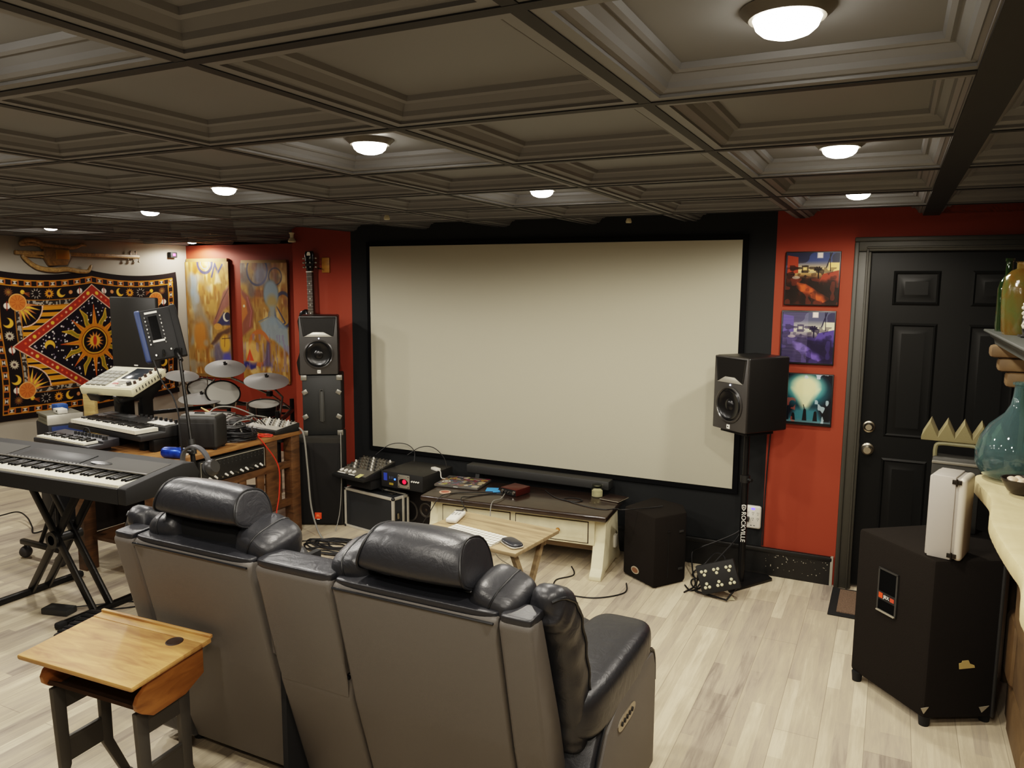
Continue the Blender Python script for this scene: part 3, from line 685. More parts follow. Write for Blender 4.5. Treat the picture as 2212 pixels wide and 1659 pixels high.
def cord(name, label, pts, r=.0028, m=None, n=8, group=None, cat='cable'):
    b = MB(); b.tube(pts, r, smooth=n, seg=7); o = b.build(name, m or CABLE); return tag(o, label, cat, group)
z = .3835
cord('cable', 'thin black cable looping across the right of the coffee table top', [on_table(.09, .16, z), on_table(.2, .03, z), on_table(.33, -.02, z), on_table(.37, .03, z), on_table(.31, .06, z), on_table(.26, .01, z), on_table(.42, -.08, z), on_table(.54, -.10, z), on_table(.60, -.06, z), (-1.28, 3.98, .43), (-1.18, 4.12, .4165), (-1.11, 4.20, .4165)])
cord('cable', 'black cable hanging off the table front toward the remote control', [on_table(-.11, -.03, z), on_table(-.2, -.06, z), on_table(-.28, -.16, z), on_table(-.305, -.238, z+.002), (-2.10, 3.75, .30), (-1.95, 3.4, .36), (-1.72, 3.02, .62), (-1.67, 2.895, .664)])
cord('cable', 'black cable curving over the left front of the coffee table', [on_table(-.16, -.035, z+.003), on_table(-.30, -.07, z+.003), on_table(-.41, -.13, z), on_table(-.445, -.237, z+.002), (-2.45, 3.84, .28), (-2.55, 3.83, .12), (-2.62, 3.86, .004)])
cord('cable', 'grey cable dropping from the red audio box over the table edge', [on_table(-.09, -.075, .40), on_table(-.085, -.15, .39), on_table(-.105, -.243, .383), (-2.02, 3.83, .25), (-1.99, 3.84, .10), (-1.95, 3.95, .004)], m=GCABLE)
cord('cable', 'black cable looping on the floor between cream table leg and the carpeted speaker', [(-1.62, 4.10, .004), (-1.56, 3.98, .004), (-1.62, 3.86, .004), (-1.55, 3.72, .004), (-1.35, 3.72, .004), (-1.22, 3.86, .004), (-1.25, 4.0, .004)], r=.004)
th = thing('power_adapter', 'white plug box hanging on the right leg of the cream table', 'adapter', (-1.411, 4.26, .12))
b = MB(); b.box((0, 0, .03), (.028, .05, .075), bev=.004); b.build('adapter_body', WHT, th, w=False)

# ------------------------------------------------------------------ gear stacked left of the coffee table
th = thing('flight_case', 'black hard case with silver aluminium edges standing on the floor', 'case', (-3.060, 4.140, 0), R(-10.4))
W_, D_, H_ = .475, .15, .275
b = MB(); b.bb((-W_/2+.006, -D_/2+.006, .006), (W_/2-.006, D_/2-.006, H_-.006)); b.build('case_panel', mat('black textured panel', '#26282a', .6, bump=.3, bscale=500), th, w=False)
b = MB(); e = .018
for y in (-D_/2, D_/2-e):
    for z in (0, H_-e): b.bb((-W_/2, y, z), (W_/2, y+e, z+e), bev=.004)
    for x in (-W_/2, W_/2-e): b.bb((x, y, 0), (x+e, y+e, H_), bev=.004)
for x in (-W_/2, W_/2-e):
    for z in (0, H_-e): b.bb((x, -D_/2, z), (x+e, D_/2, z+e), bev=.004)
b.bb((W_/2-.004, .01, 0), (W_/2+.002, .028, H_), bev=.001)
b.build('aluminium_edge', ALU, th, w=False)
for x in (-W_/2+.008, W_/2-.008):
    for y in (-D_/2+.008, D_/2-.008):
        for z in (.008, H_-.008):
            b = MB(); b.sph((x, y, z), .013, seg=12); b.build('corner_cap', BLK, th, w=False)
b = MB(); b.tube([(-.06, 0, H_), (-.055, 0, H_+.018), (.055, 0, H_+.018), (.06, 0, H_)], .006, smooth=3); b.build('handle', BLK, th, w=False)
for x in (-.14, .14):
    b = MB(); b.box((x, .01, H_+.002), (.04, .035, .008), bev=.002); b.build('latch', STEEL, th, w=False)
b = MB(); b.box((W_/2+.003, -.03, .15), (.008, .022, .04), bev=.002); b.build('latch', STEEL, th, w=False)

th = thing('bookshelf_speaker', 'wooden bookshelf speaker on its side with two dark round cones', 'speaker', (-2.79, 4.345, 0), R(-3))
b = MB(); b.bb((-.16, -.09, 0), (.145, .115, .315), bev=.003); b.build('cabinet', wood('walnut veneer', '#3a2614', '#5e4226', .4, (14, 14, 2)), th, w=False)
b = MB(); b.bb((-.148, -.096, .012), (.13, -.089, .303)); b.build('front_baffle', mat('dark baffle', '#1d1714', .6), th, w=False)
for x, z, r_ in ((-.075, .13, .075), (.065, .155, .05)):
    M = frame((x, -.096, z), (1, 0, 0), (0, 0, 1))
    b = MB(); b.lathe([(r_, 0), (r_, .006), (r_*.88, .007), (r_*.84, .002), (r_*.8, .002)], M=M, cap=False); dr = b.build('driver_ring', mat('ring grey', '#4c4842', .4), th, w=False)
    b = MB(); b.lathe([(r_*.82, .003), (r_*.4, -.012), (r_*.28, -.012), (r_*.2, .0), (0, .006)], M=M, cap=False); b.build('cone', mat('cone', '#191715', .6) if x < 0 else mat('brown cone', '#3a3024', .5), dr, w=False)

th = thing('power_amplifier', 'black rack amplifier with glowing red oval in a silver plate', 'amplifier', (-2.80, 4.24, .316), R(-3))
b = MB(); b.bb((-.172, -.15, .012), (.165, .19, .115), bev=.004); b.build('chassis', mat('amp black', '#222120', .45), th, w=False)
M = frame((-.172, -.152, .012), (1, 0, 0), (0, 0, 1))
b = MB(); b.box((.168, .052, .0), (.335, .105, .006), M=M, bev=.001); b.build('front_panel', MBLK, th, w=False)
b = MB(); b.box((.185, .052, .005), (.095, .088, .006), M=M, bev=.003); pl = b.build('silver_plate', mat('brushed silver', '#a39d90', .35, metal=.7), th, w=False)
for x in (-.038, .038):
    for y in (-.035, .035): b = MB(); b.cyl((.185+x, .052+y, .008), (.185+x, .052+y, .0095), .004, M=M); b.build('screw', DGR, pl, w=False)
b = MB(); b.prism([(.185+.036*math.cos(a), .050+.021*math.sin(a)) for a in [2*PI*k/28 for k in range(28)]], .008, .0088, M=M); b.build('meter_window', mat('dark window', '#1a0406', .2), pl, w=False)
b = MB(); b.prism([(.192+.015*math.cos(a), .052+.014*math.sin(a)) for a in [2*PI*k/20 for k in range(20)]], .0086, .0094, M=M); b.build('red_glow', mat('red glow', '#f01428', .4, emit=3.), pl, w=False)
b = MB()
b.tube([(.185+.038*math.cos(a), .050+.023*math.sin(a), .0085) for a in [2*PI*k/28 for k in range(28)]], .0022, M=M, closed=True); b.build('oval_rim', STEEL, pl, w=False)
for k in range(4):
    b = MB(); x = .252+.017*k; b.cyl((x, .062, .003), (x, .062, .012), .0048, M=M); b.build('knob', WRITE, th, w=False)
b = MB(); b.cyl((.112, .058, .003), (.112, .058, .0055), .006, M=M); b.build('blue_led', mat('blue led', '#2a5cff', .4, emit=6.), th, w=False)
b = MB()
for k in range(3): b.box((.068+.014*k, .066, .004), (.003, .018, .002), M=M)
b.build('level_marks', mat('dim blue marks', '#4a5674', .5), th, w=False)
b = MB(); b.box((.082, .024, .004), (.034, .014, .002), M=M); b.build('yellow_label', mat('mustard label', '#8a7424', .6), th, w=False)
b = MB(); b.box((.034, .068, .004), (.028, .05, .002), M=M); b.build('blue_sticker', mat('blue sticker', '#2a3f9c', .5), th, w=False)

th = thing('equipment_box', 'flat black equipment box wedged between the mixer and the silver edged case', 'box', (-3.13, 4.21, .300), R(-10))
b = MB(); b.bb((-.12, -.14, 0), (.12, .14, .070), bev=.004); b.build('box_body', MBLK, th, w=False)
def mixer(name, label, loc, rz, w_, d_, nx, ny, tilt, body, top, knobs, faders=0, h=.045):
    th = thing(name, label, 'mixer', loc, rz)
    P = [(-d_/2, 0), (d_/2, 0), (d_/2, h+math.tan(tilt)*d_), (-d_/2, h*.6)]
    b = MB(); b.prism(P, -w_/2, w_/2, axis='x', bev=.004); b.build('body', body, th, w=False)
    sl = math.atan2(h+math.tan(tilt)*d_-h*.6, d_); T = Matrix.Translation((0, -d_/2, h*.6)) @ Matrix.Rotation(sl, 4, 'X'); ln = d_/math.cos(sl)
    b = MB(); b.box((0, ln*.53, .0008), (w_*.92, ln*.86, .0016), M=T); b.build('control_panel', top, th, w=False)
    for i in range(nx):
        for j in range(ny):
            x = -w_*.42+w_*.84*i/(nx-1); y = ln*(.42+.5*j/max(ny-1, 1)); r_ = min(w_/nx, ln/ny/2)*.24
            b = MB(); b.cyl((x, y, .001), (x, y, .001+r_*1.9), r_, r_*.75, seg=10, M=T); b.build('knob', knobs[(i+j) % len(knobs)], th, w=False)
    for i in range(faders):
        b = MB(); x = -w_*.38+w_*.13*i; b.box((x, ln*.2, .007), (.014, .026, .012), M=T, bev=.002); b.build('fader_cap', WRITE, th, w=False)
    return th, T, ln
PANEL = mat('mixer panel', '#55524a', .5)
th, T, ln = mixer('small_mixer', 'small mixing desk with white fader caps on top of the black box', (-3.15, 4.13, .372), R(-9), .30, .30, 9, 5, R(10), BLK, PANEL, [STEEL, DGR, WHT, DGR, STEEL], 4, .035)
b = MB(); b.box((.085, ln*.10, .004), (.035, .05, .002), M=T); b.build('yellow_note', mat('pale yellow note', '#c9c07a', .7), th, w=False)
b = MB(); b.box((-.085, ln*.10, .0035), (.07, .010, .001), M=T); b.box((.015, ln*.085, .0035), (.055, .010, .001), M=T); b.build('white_marks', WRITE, th, w=False)
cord('cable', 'black cable arching over the amplifier toward the white plug', [(-2.98, 4.40, .475), (-2.90, 4.44, .53), (-2.78, 4.42, .545), (-2.66, 4.36, .50), (-2.60, 4.30, .4445)])
th = thing('usb_hub', 'small white plug adapter lying on the back right of the amplifier', 'adapter', (-2.667, 4.27, .4312), R(-25)); b = MB(); b.box((0, 0, .009), (.07, .035, .017), bev=.004); b.build('adapter_body', WHT, th, w=False)
cord('cable', 'short white cable running from the plug adapter down to the laptop', [(-2.64, 4.255, .437), (-2.60, 4.22, .44), (-2.575, 4.19, .41), (-2.565, 4.22, .397)], m=WHT, r=.003)
cord('cable', 'dark cable looping up behind the small mixer', [(-3.22, 4.36, .46), (-3.14, 4.42, .53), (-3.03, 4.45, .54), (-2.95, 4.44, .50), (-2.93, 4.41, .43)])

# ------------------------------------------------------------------ studio monitors, carpeted cabinets
def horn_monitor(label, loc, rz):
    th = thing('studio_monitor', label, 'speaker', loc, rz, 'matching studio monitors')
    W, H, D = .254, .40, .29
    b = MB(); b.bb((-W/2, 0, 0), (W/2, D, H), bev=.012, seg=3); b.build('cabinet', mat('satin black cabinet', '#191817', .38), th, w=False)
    M = frame((0, -.001, 0), (1, 0, 0), (0, 0, 1))
    b = MB(); b.box((0, H/2, 0), (W-.004, H-.004, .012), M=M, bev=.006); b.build('front_baffle', mat('grey black baffle', '#3a3836', .35), th, w=False)
    # waveguide: flared trapezoid horn with silver lower lip
    g = [(-.118, .39), (.118, .39), (.10, .262), (-.10, .262)]; n_ = [(-.045, .345), (.045, .345), (.045, .300), (-.045, .300)]
    b = MB(); b.loft([[(x, y, .0065) for x, y in g], [(x*.96, .325+(y-.325)*.94, .0085) for x, y in g], [(x*.75, .325+(y-.325)*.7, -.0) for x, y in g], [(x, y, -.02+.026) for x, y in n_]], M=M); h = b.build('waveguide', mat('horn black', '#161514', .3), th, w=False, ang=25)
    b = MB(); b.prism([(-.095, .258), (.095, .258), (.035, .290), (-.035, .290)], .0066, .0125, M=M, bev=.002); b.build('silver_lip', mat('silver lip', '#a9a59a', .3, metal=.5), h, w=False)
    b = MB(); b.lathe([(.098, .006), (.100, .012), (.092, .015), (.086, .010), (.086, .006)], M=M, c=(0, .14, 0), seg=40, cap=False); wr = b.build('woofer_ring', mat('woofer trim', '#302e2c', .25), th, w=False)
    b = MB(); b.lathe([(.086, .008), (.078, .013), (.070, .008), (.032, -.004+.011), (.030, .009), (.022, .013), (0, .016)], M=M, c=(0, .14, 0), seg=40, cap=False); b.build('woofer_cone', mat('woofer cone', '#131313', .22), wr, w=False)
    b = MB(); b.box((0, .022, .007), (.022, .022, .003), M=M); bd = b.build('badge', WRITE, th, w=False)
    text('JBL', .010, M @ Matrix.Translation((0, .022, .009)), 'badge_lettering', BLK, bd, w=False)
    b = MB(); b.cyl((.003, .247, .0065), (.003, .247, .010), .004, M=M); b.build('power_led', mat('white led', '#dfe6ff', .4, emit=5.), th, w=False)
    return th
horn_monitor('studio monitor with round woofer stacked on the upright black case', (-3.475, 4.085, 1.042), R(36))
horn_monitor('studio monitor on the pole stand, turned sideways at the right of the screen', (-.756, 4.175, .89), R(-37))

th = thing('equipment_case', 'upright black equipment case with metal corners and a central strap handle', 'case', (-3.47, 4.10, .622), R(34))
W, H, D = .26, .415, .26
b = MB(); b.bb((-W/2, 0, 0), (W/2, D, H), bev=.008); b.build('case_body', mat('black vinyl', '#1e1f1e', .5, bump=.3, bscale=350), th, w=False)
for x in (-1, 1):
    for z in (.0, 1):
        b = MB(); zz = .004+z*(H-.032); b.box((x*(W/2-.012), .0, zz+.012), (.04, .012, .036), bev=.004); b.box((x*(W/2), .012, zz+.012), (.008, .04, .036), bev=.003); b.build('corner_protector', mat('dull steel', '#8d8a80', .35, metal=.7), th, w=False)
    for z in (.30, .13):
        b = MB(); b.box((x*(W/2-.018), -.004, z), (.035, .010, .03), bev=.003, rot=Matrix.Rotation(R(30*x), 4, 'Y')); b.build('butterfly_latch', mat('dull steel'), th, w=False)
b = MB(); b.tube([(-.012, -.006, .10), (-.012, -.014, .30), (-.008, -.014, .318), (.008, -.014, .318), (.012, -.014, .30), (.012, -.006, .10)], .004); b.box((0, -.012, .20), (.018, .006, .21), bev=.002); b.build('strap_handle', mat('strap', '#3a3a37', .6), th, w=False)

th = thing('floor_speaker', 'tall black floor speaker with orange square badge under the upright case', 'speaker', (-3.465, 4.03, 0), R(25))
W, H, D = .345, .62, .33
b = MB(); b.prism([(-W/2, 0), (W/2, 0), (W/2-.05, D), (-W/2+.05, D)], .008, H, bev=.012); b.build('cabinet', mat('speaker carpet', '#26241f', .9, bump=.5, bscale=400), th, w=False)
b = MB(); b.box((0, -.004, H/2-.01), (W-.03, .012, H-.06), bev=.004); b.build('grille', GRILLE, th, w=False)
b = MB(); b.box((-.0, -.012, .075), (.046, .006, .044), bev=.001); bd = b.build('orange_badge', ORG, th, w=False)
text('JBL', .020, frame((0, -.0155, .077), (1, 0, 0), (0, 0, 1)), 'badge_lettering', mat('pale orange', '#ff9a6a', .5), bd, w=False)
b = MB(); b.box((0, -.0115, .050), (.02, .004, .006)); b.build('badge_foot', WRITE, bd, w=False)

th = thing('carpeted_speaker', 'small black carpeted speaker with oval badge on the floor beside the cream table', 'speaker', (-1.14, 4.17, 0))
b = MB(); P = [(-1.316, 4.134), (-1.093, 3.985), (-.965, 4.175), (-1.02, 4.32), (-1.22, 4.40)]
b.prism(P, .008, .408, bev=.014); b.build('cabinet', CARPET, th)
n1 = Vector((.149, .223, 0)); d1 = Vector((.223, -.149, 0)).normalized()
M = frame((-1.316, 4.134, 0), d1, (0, 0, 1))
b = MB(); b.prism([(.112+.033*math.cos(a), .062+.021*math.sin(a)) for a in [2*PI*k/28 for k in range(28)]], -.001, .003, M=M); bd = b.build('oval_badge', mat('worn badge rim', '#9a8f7c', .4), th)
b = MB(); b.prism([(.112+.026*math.cos(a), .062+.015*math.sin(a)) for a in [2*PI*k/28 for k in range(28)]], .002, .0035, M=M); b.build('badge_centre', mat('brown badge', '#6d4a34', .5), bd)
d2 = Vector((.128, .19, 0)).normalized(); M2 = frame((-1.093, 3.985, 0), d2, (0, 0, 1))
b = MB(); b.box((.10, .19, .001), (.004, .28, .003), M=M2); b.box((.10, .315, .002), (.018, .006, .004), M=M2); b.build('grille_seam', BLK, th)
for z in (.305, .09):
    b = MB(); b.box((.19, z, .003), (.03, .012, .006), M=M2, bev=.001); b.build('corner_protector', DGR, th)

# large cabinet at the right
th = thing('subwoofer_cabinet', 'large black carpeted speaker cabinet standing in front of the stone fireplace', 'speaker', (.2, 3.4, 0))
P = [(-.075, 3.45), (.195, 3.15), (.436, 3.285), (.436, 3.60), (.31, 3.74)]
b = MB(); b.prism(P, .035, .66, bev=.014); b.build('cabinet', CARPET, th)
dv = Vector((.27, -.29, 0)).normalized(); M = frame((-.075, 3.44, 0), dv, (0, 0, 1))
b = MB()
for a, c in (((.128, .365), (.135, .54)), ((.222, .365), (.230, .54)), ((.128, .535), (.230, .542)), ((.128, .362), (.230, .370))): b.bb((a[0], a[1], -.001), (c[0], c[1], .004), M=M)
hp = b.build('handle_frame', DGR, th)
b = MB(); b.bb((.135, .370, .0005), (.222, .535, .0015), M=M); b.build('handle_recess', mat('deep black', '#050505', .9, spec=.1), hp)
b = MB(); b.bb((.135, .412, .0005), (.222, .446, .004), M=M); lab = b.build('logo_strip', MBLK, hp)
b = MB(); b.bb((.138, .419, .003), (.158, .440, .005), M=M); b.build('orange_square', ORG, lab)
text('JRX', .019, M @ Matrix.Translation((.178, .4285, .0045)), 'white_lettering', WRITE, lab)
b = MB(); b.bb((.198, .421, .003), (.218, .436, .005), M=M); b.build('orange_end', mat('red orange print', '#c8432a', .5), lab)
b = MB(); b.box((.179, .366, .006), (.096, .006, .010), M=M, bev=.002); b.build('handle_lip', mat('pale edge', '#8f8878', .2), hp)
for x, y in ((-.045, 3.43), (.20, 3.18), (.41, 3.32), (.29, 3.68)):
    b = MB(); b.cyl((x, y, 0), (x, y, .04), .018, .022); b.build('foot', RUB, th)
dv = Vector((.241, .135, 0)).normalized(); M = frame((.195, 3.15, 0), dv, (0, 0, 1))
b = MB(); b.prism([(.125, .235), (.185, .24), (.182, .25), (.165, .256), (.158, .27), (.135, .268), (.132, .26), (.122, .258)], -.001, .002, M=M); b.build('torn_patch', mat('bare plywood', '#b09a62', .8), th)
for x0, x1 in ((-.012, .018), (.215, .255)):
    b = MB(); b.prism([(x0, .08), (x1, .085), (x0+.012, .058)], -.001, .002, M=M); b.build('corner_patch', mat('worn steel corner', '#a39c8c', .4, metal=.4), th)
b = MB(); b.bb((.262, .04, -.002), (.272, .64, .008), M=M, bev=.002); b.build('grille_edge', DGR, th)

th = thing('silver_case', 'pale silver hinged case standing on the large black cabinet', 'case', (.228, 3.22, .661), R(-15))
th.scale = (.86, 1, 1)
b = MB(); b.bb((-.075, -.03, .004), (.055, .11, .308), bev=.006); b.build('case_shell', mat('silver grey shell', '#a8a29a', .45, metal=.15), th, w=False)
b = MB(); b.bb((-.064, -.036, .0), (.028, .11, .314), bev=.004); b.build('lid', mat('silver grey shell'), th, w=False)
b = MB(); b.bb((.036, -.036, .0), (.070, .11, .312), bev=.014, seg=3); b.build('spine', mat('pale silver shell', '#bdb4a4', .4, metal=.15), th, w=False)
for z in (.018, .296):
    b = MB(); b.box((.032, -.038, z), (.036, .006, .016), bev=.001); b.cyl((.032, -.041, z-.014), (.032, -.041, z+.012), .004); b.build('hinge', mat('blackened hinge', '#2b2620', .4, metal=.6), th, w=False)
th = thing('tool_bag', 'dark grey bag with arched handle standing behind the silver case', 'bag', (.272, 3.625, .661), R(-6))
b = MB(); b.prism([(-.055, 0), (.055, 0), (.055, .28), (.045, .305), (-.045, .305), (-.055, .28)], -.088, .088, axis='x', bev=.008); b.build('bag_body', mat('charcoal fabric', '#33322e', .75), th, w=False)
b = MB(); b.box((0, -.057, .285), (.176, .008, .012), bev=.003); b.build('zip_band', mat('grey piping', '#6a655a', .5), th, w=False)
b = MB(); b.tube([(-.080, -.02, .30), (-.080, -.02, .335), (-.068, -.02, .356), (0, -.02, .358), (.068, -.02, .356), (.08, -.02, .335), (.080, -.02, .30)], .0085, smooth=4, M=Matrix.Diagonal((1, 1, 1, 1))); b.build('carry_handle', mat('olive handle', '#6f6a4e', .6), th, w=False)
th = thing('acoustic_foam', 'olive grey wedge acoustic foam tile with five ridges laid on the bag', 'foam', (.292, 3.65, 1.0295), R(-4))
b = MB(); n = 5; wv = .062; P = [(-.155, 0), (-.155+n*wv, 0)]
for k in range(n)[::-1]: P += [(-.155+(k+1)*wv-.001, .014), (-.155+(k+.5)*wv, .078)]
P += [(-.155, .014)]
b.prism(P, -.055, .11, axis='y', bev=.0015); b.build('wedge_foam', mat('olive foam', '#6f6647', .95, bump=.5, bscale=300), th, w=False)

# ------------------------------------------------------------------ pole stand, wash light, wall outlet, prints
th = thing('speaker_stand', 'black pole speaker stand with flat base plate and white lettering', 'stand', (-.672, 4.24, 0))
b = MB(); b.prism([(-.705, 4.135), (-.525, 4.42), (-.56, 4.47), (-.72, 4.47), (-.80, 4.30)], 0, .018, bev=.003); b.build('base_plate', BMET, th)
b = MB(); b.cyl((-.68, 4.30, .018), (-.68, 4.30, .62), .019); b.cyl((-.68, 4.30, .60), (-.68, 4.30, .875), .0155); b.build('pole', BMET, th)
b = MB(); b.cyl((-.68, 4.30, .585), (-.68, 4.30, .625), .026); b.cyl((-.68, 4.30, .605), (-.64, 4.27, .605), .009); b.build('collar', BLK, th)
b = MB(); b.box((-.68, 4.27, .88), (.20, .19, .016), bev=.003, rz=R(-37)); b.build('top_plate', BMET, th)
nd = Vector((.68, -4.30, 0)).normalized(); xd = Vector((-nd.y, nd.x, 0))
M = frame(Vector((-.68, 4.30, .335))+nd*.0192, (0, 0, -1), xd)
tx = text('ROCKVILLE', .034, M, 'pole_lettering', WRITE, th)
for v in tx.data.vertices: pass
M = frame(Vector((-.68, 4.30, .445))+nd*.0193, xd, (0, 0, 1))
b = MB(); b.prism([(-.012, .014), (0, .018), (.012, .014), (.010, -.006), (0, -.018), (-.010, -.006)], 0, .0008, M=M); sh = b.build('shield_mark', WRITE, th)
b = MB(); b.prism([(-.008, .010), (0, .013), (.008, .010), (.007, -.004), (0, -.012), (-.007, -.004)], .0007, .0013, M=M); b.build('shield_centre', BMET, sh)
text('R', .016, M @ Matrix.Translation((0, .001, .0014)), 'shield_letter', WRITE, sh, w=True)

th = thing('stage_light', 'tilted black stage light panel with eighteen round lenses on the floor', 'stage light', (-.755, 4.06, 0))
T = Matrix.Translation((-.758, 4.055, .112)) @ Matrix.Rotation(R(10), 4, 'Z') @ Matrix.Rotation(R(-18), 4, 'Y') @ Matrix.Rotation(R(-14), 4, 'X')
b = MB(); b.box((0, 0, 0), (.205, .045, .155), M=T, bev=.006); b.build('housing', MBLK, th)
for i in range(3):
    for j in range(2):
        for k in range(3):
            a = PI/2+2*PI*k/3+(0 if j == 0 else PI); x = -.066+.066*i+.0125*math.cos(a); z = -.036+.072*j+.0125*math.sin(a)
            b = MB(); b.lathe([(0, .004), (.0062, .003), (.0085, 0)], M=T @ frame((x, -.0226, z), (1, 0, 0), (0, 0, 1)), seg=14); b.build('lens', mat('pearl lens', '#cfcaa8', .15), th)
b = MB(); b.tube([(-.86, 4.03, .11), (-.875, 4.05, .012), (-.70, 4.0, .012), (-.655, 4.08, .075)], .006); b.build('bracket', BMET, th)
b = MB(); b.add([(-.70, 4.02, .004), (-.66, 4.04, .004), (-.69, 4.05, .03)], [(0, 1, 2)]); b.build('paper_tag', mat('pale tag', '#a39a7c', .7), th)

th = thing('surge_protector', 'white wall outlet block with blue light and a black plug', 'outlet', (-.658, YF, .335))
b = MB(); b.box((-.658, YF-.014, .335), (.088, .028, .135), bev=.012, seg=3); b.build('outlet_body', WHT, th)
b = MB()
for i in range(3):
    for j, z in enumerate((.358, .325)):
        x = -.686+.028*i
        b.bb((x-.005, YF-.0286, z), (x-.003, YF-.0278, z+.009)); b.bb((x+.003, YF-.0286, z), (x+.005, YF-.0278, z+.009)); b.cyl((x, YF-.0278, z-.006), (x, YF-.0286, z-.006), .0022, seg=8)
b.bb((-.672, YF-.0286, .285), (-.662, YF-.0278, .289)); b.bb((-.654, YF-.0286, .285), (-.644, YF-.0278, .289)); b.build('sockets', DGR, th)
b = MB(); b.pillow((-.658, YF-.028, .386), (.022, .003, .012), .6, n=4); b.build('blue_light', mat('violet light', '#4a3cff', .4, emit=4.), th)
b = MB(); b.box((-.688, YF-.042, .326), (.026, .030, .026), bev=.005); b.build('plug', BLK, th)
cord('cable', 'thin black cable rising up the red wall beside the sideways monitor', [(-.60, YF-.006, .17), (-.598, YF-.006, .5), (-.588, YF-.006, .8), (-.575, YF-.006, .93), (-.57, YF-.03, 1.0)], r=.004)
cord('cable', 'black power cord running from the outlet plug down behind the stage light', [(-.69, 4.46, .322), (-.73, 4.45, .25), (-.85, 4.42, .18), (-.92, 4.38, .15), (-.98, 4.41, .1), (-.95, 4.30, .03), (-.90, 4.15, .005), (-.93, 4.02, .005)], r=.0045)
cord('cable', 'tangled black cables on the floor between carpeted speaker and stage light', [(-.95, 4.12, .006), (-.90, 4.06, .006), (-.86, 4.18, .006), (-.95, 4.30, .006), (-.90, 4.38, .05), (-.84, 4.40, .12), (-.78, 4.36, .10), (-.84, 4.28, .03), (-.93, 4.20, .012), (-.88, 4.10, .012), (-.83, 4.22, .10), (-.72, 4.36, .24), (-.70, 4.40, .30)], r=.0045)

def framed(name, label, x0, x1, z0, z1, A):
    th = thing(name, label, 'picture', ((x0+x1)/2, YF, (z0+z1)/2), 0, 'square prints beside the door')
    b = MB(); b.bb((x0-.006, YF-.02, z0-.006), (x1+.006, YF, z1+.006), bev=.003); b.build('canvas_block', BLK, th)
    A.build('printed_face', lambda u, v: np.stack([(x0+x1)/2+u, np.full_like(u, YF-.0205), (z0+z1)/2+v], 1), GLOSSM, th)
def street(sky, glow, ground, road, dark, low):
    A = Art(.268, .278, 150, 150, ground); n = A.noise(18, 18, 4)
    A.rect(-.2, .03, .2, .2, sky); A.put(np.clip(1-abs(A.V-.045)/.05, 0, 1)*(A.U > -.09), glow, .9)
    A.put((n > .55)*(A.V > .07), dark, .5)
    A.poly([(-.13, .125), (-.075, .115), (-.072, .03), (-.13, .02)], low); A.rect(-.055, .03, -.02, .07, dark, .8); A.rect(-.048, .045, -.028, .060, glow, .9, blur=.006); A.put((A.noise(30, 60, 3) > .6)*(abs(A.V-.04) < .03)*(A.U < .06), dark, .7)
    A.poly([(.055, .025), (.134, .045), (.134, -.05), (.03, -.03)], low); A.rect(.08, .045, .134, .085, glow); A.line([(.085, .139), (.09, .04)], .004, dark); A.line([(.07, .06), (.095, .14)], .005, dark)
    A.poly([(-.075, -.02), (-.03, -.03), (.10, -.11), (.06, -.13), (-.02, -.095), (-.08, -.05)], road)
    for x, y, r_ in ((-.10, -.06, .04), (-.11, -.10, .045), (0, -.02, .028), (.05, -.05, .04), (.10, -.03, .03), (.11, -.09, .05), (-.05, -.01, .02), (-.03, -.11, .035)): A.disc(x, y, r_, dark, .85, blur=.02)
    [A.line([(.03, .045), (.03+.02*math.cos(q), .047+.016*math.sin(q))], .006, dark) for q in (0, .6, 1.3, 2., 2.7, 3.3)]; A.line([(.03, .05), (.032, .0)], .007, dark); A.put((A.noise(60, 60, 14) > .62)*(A.V < .06), dark, .45); A.put((A.noise(40, 40, 8) > .6)*(A.V < .0), low, .35)
    A.disc(-.082, .005, .02, '#c9b8a8', .5, k=.4); A.rect(.022, .11, .05, .139, '#f4e4d4', .9, blur=.006)
    return A
framed('framed_print', 'top framed print beside the door, orange sunset street scene', -.545, -.277, 1.564, 1.842, street('#34406a', '#e6c070', '#3a1c14', '#b04a22', '#17110f', '#8a3420'))
A = street('#4a4c62', '#cfc9a4', '#2c2444', '#5a4a92', '#17122a', '#463a7a')
for k in range(44): A.rect(-.130, -.135+k*.0062, .0, -.1325+k*.0062, '#9a92b4', .42)
framed('framed_print', 'middle framed print beside the door, violet street scene with striped text', -.552, -.284, 1.242, 1.524, A)
A = Art(.268, .278, 150, 150, '#10131c'); n = A.noise(14, 14, 2)
A.disc(0, .05, .105, '#2f7f8c', .8, .8, blur=.08); A.disc(.0, .07, .085, '#7fbfae', .9, .75, blur=.06); A.disc(.0, .075, .065, '#f2eeb6', 1., .8, blur=.04); A.poly([(-.07, .06), (.07, .06), (.012, -.05), (-.012, -.05)], '#f2eeb6', .9, blur=.03)
A.poly([(-.05, -.05), (.06, -.05), (.09, -.125), (-.09, -.125)], '#3f8f9c', .7, blur=.03); A.rect(-.2, -.16, .2, -.118, '#8fb4b8', .5, blur=.02)
for x, h_ in ((-.095, .05), (-.06, .035), (.0, .06), (.055, .05), (.1, .055), (.115, .07)): A.poly([(x-.012, -.118), (x+.012, -.118), (x+.007, -.118+h_), (x-.007, -.118+h_)], '#0a0d14'); A.disc(x, -.118+h_, .006, '#0a0d14')
A.line([(0, -.06), (-.008, -.03)], .004, '#0a0d14'); A.put((A.noise(45, 45, 6) > .72)*(A.V > .115), '#c9d2e2', .8); A.put((A.noise(50, 30, 9) > .74)*(A.U > .05)*(A.V < .0), '#b9d2d8', .7); A.put((A.noise(50, 40, 12) > .75)*(A.U < -.05)*(A.V < .02), '#a44a3c', .6)
A.rect(-.2, -.16, .2, -.128, '#0c0e14')
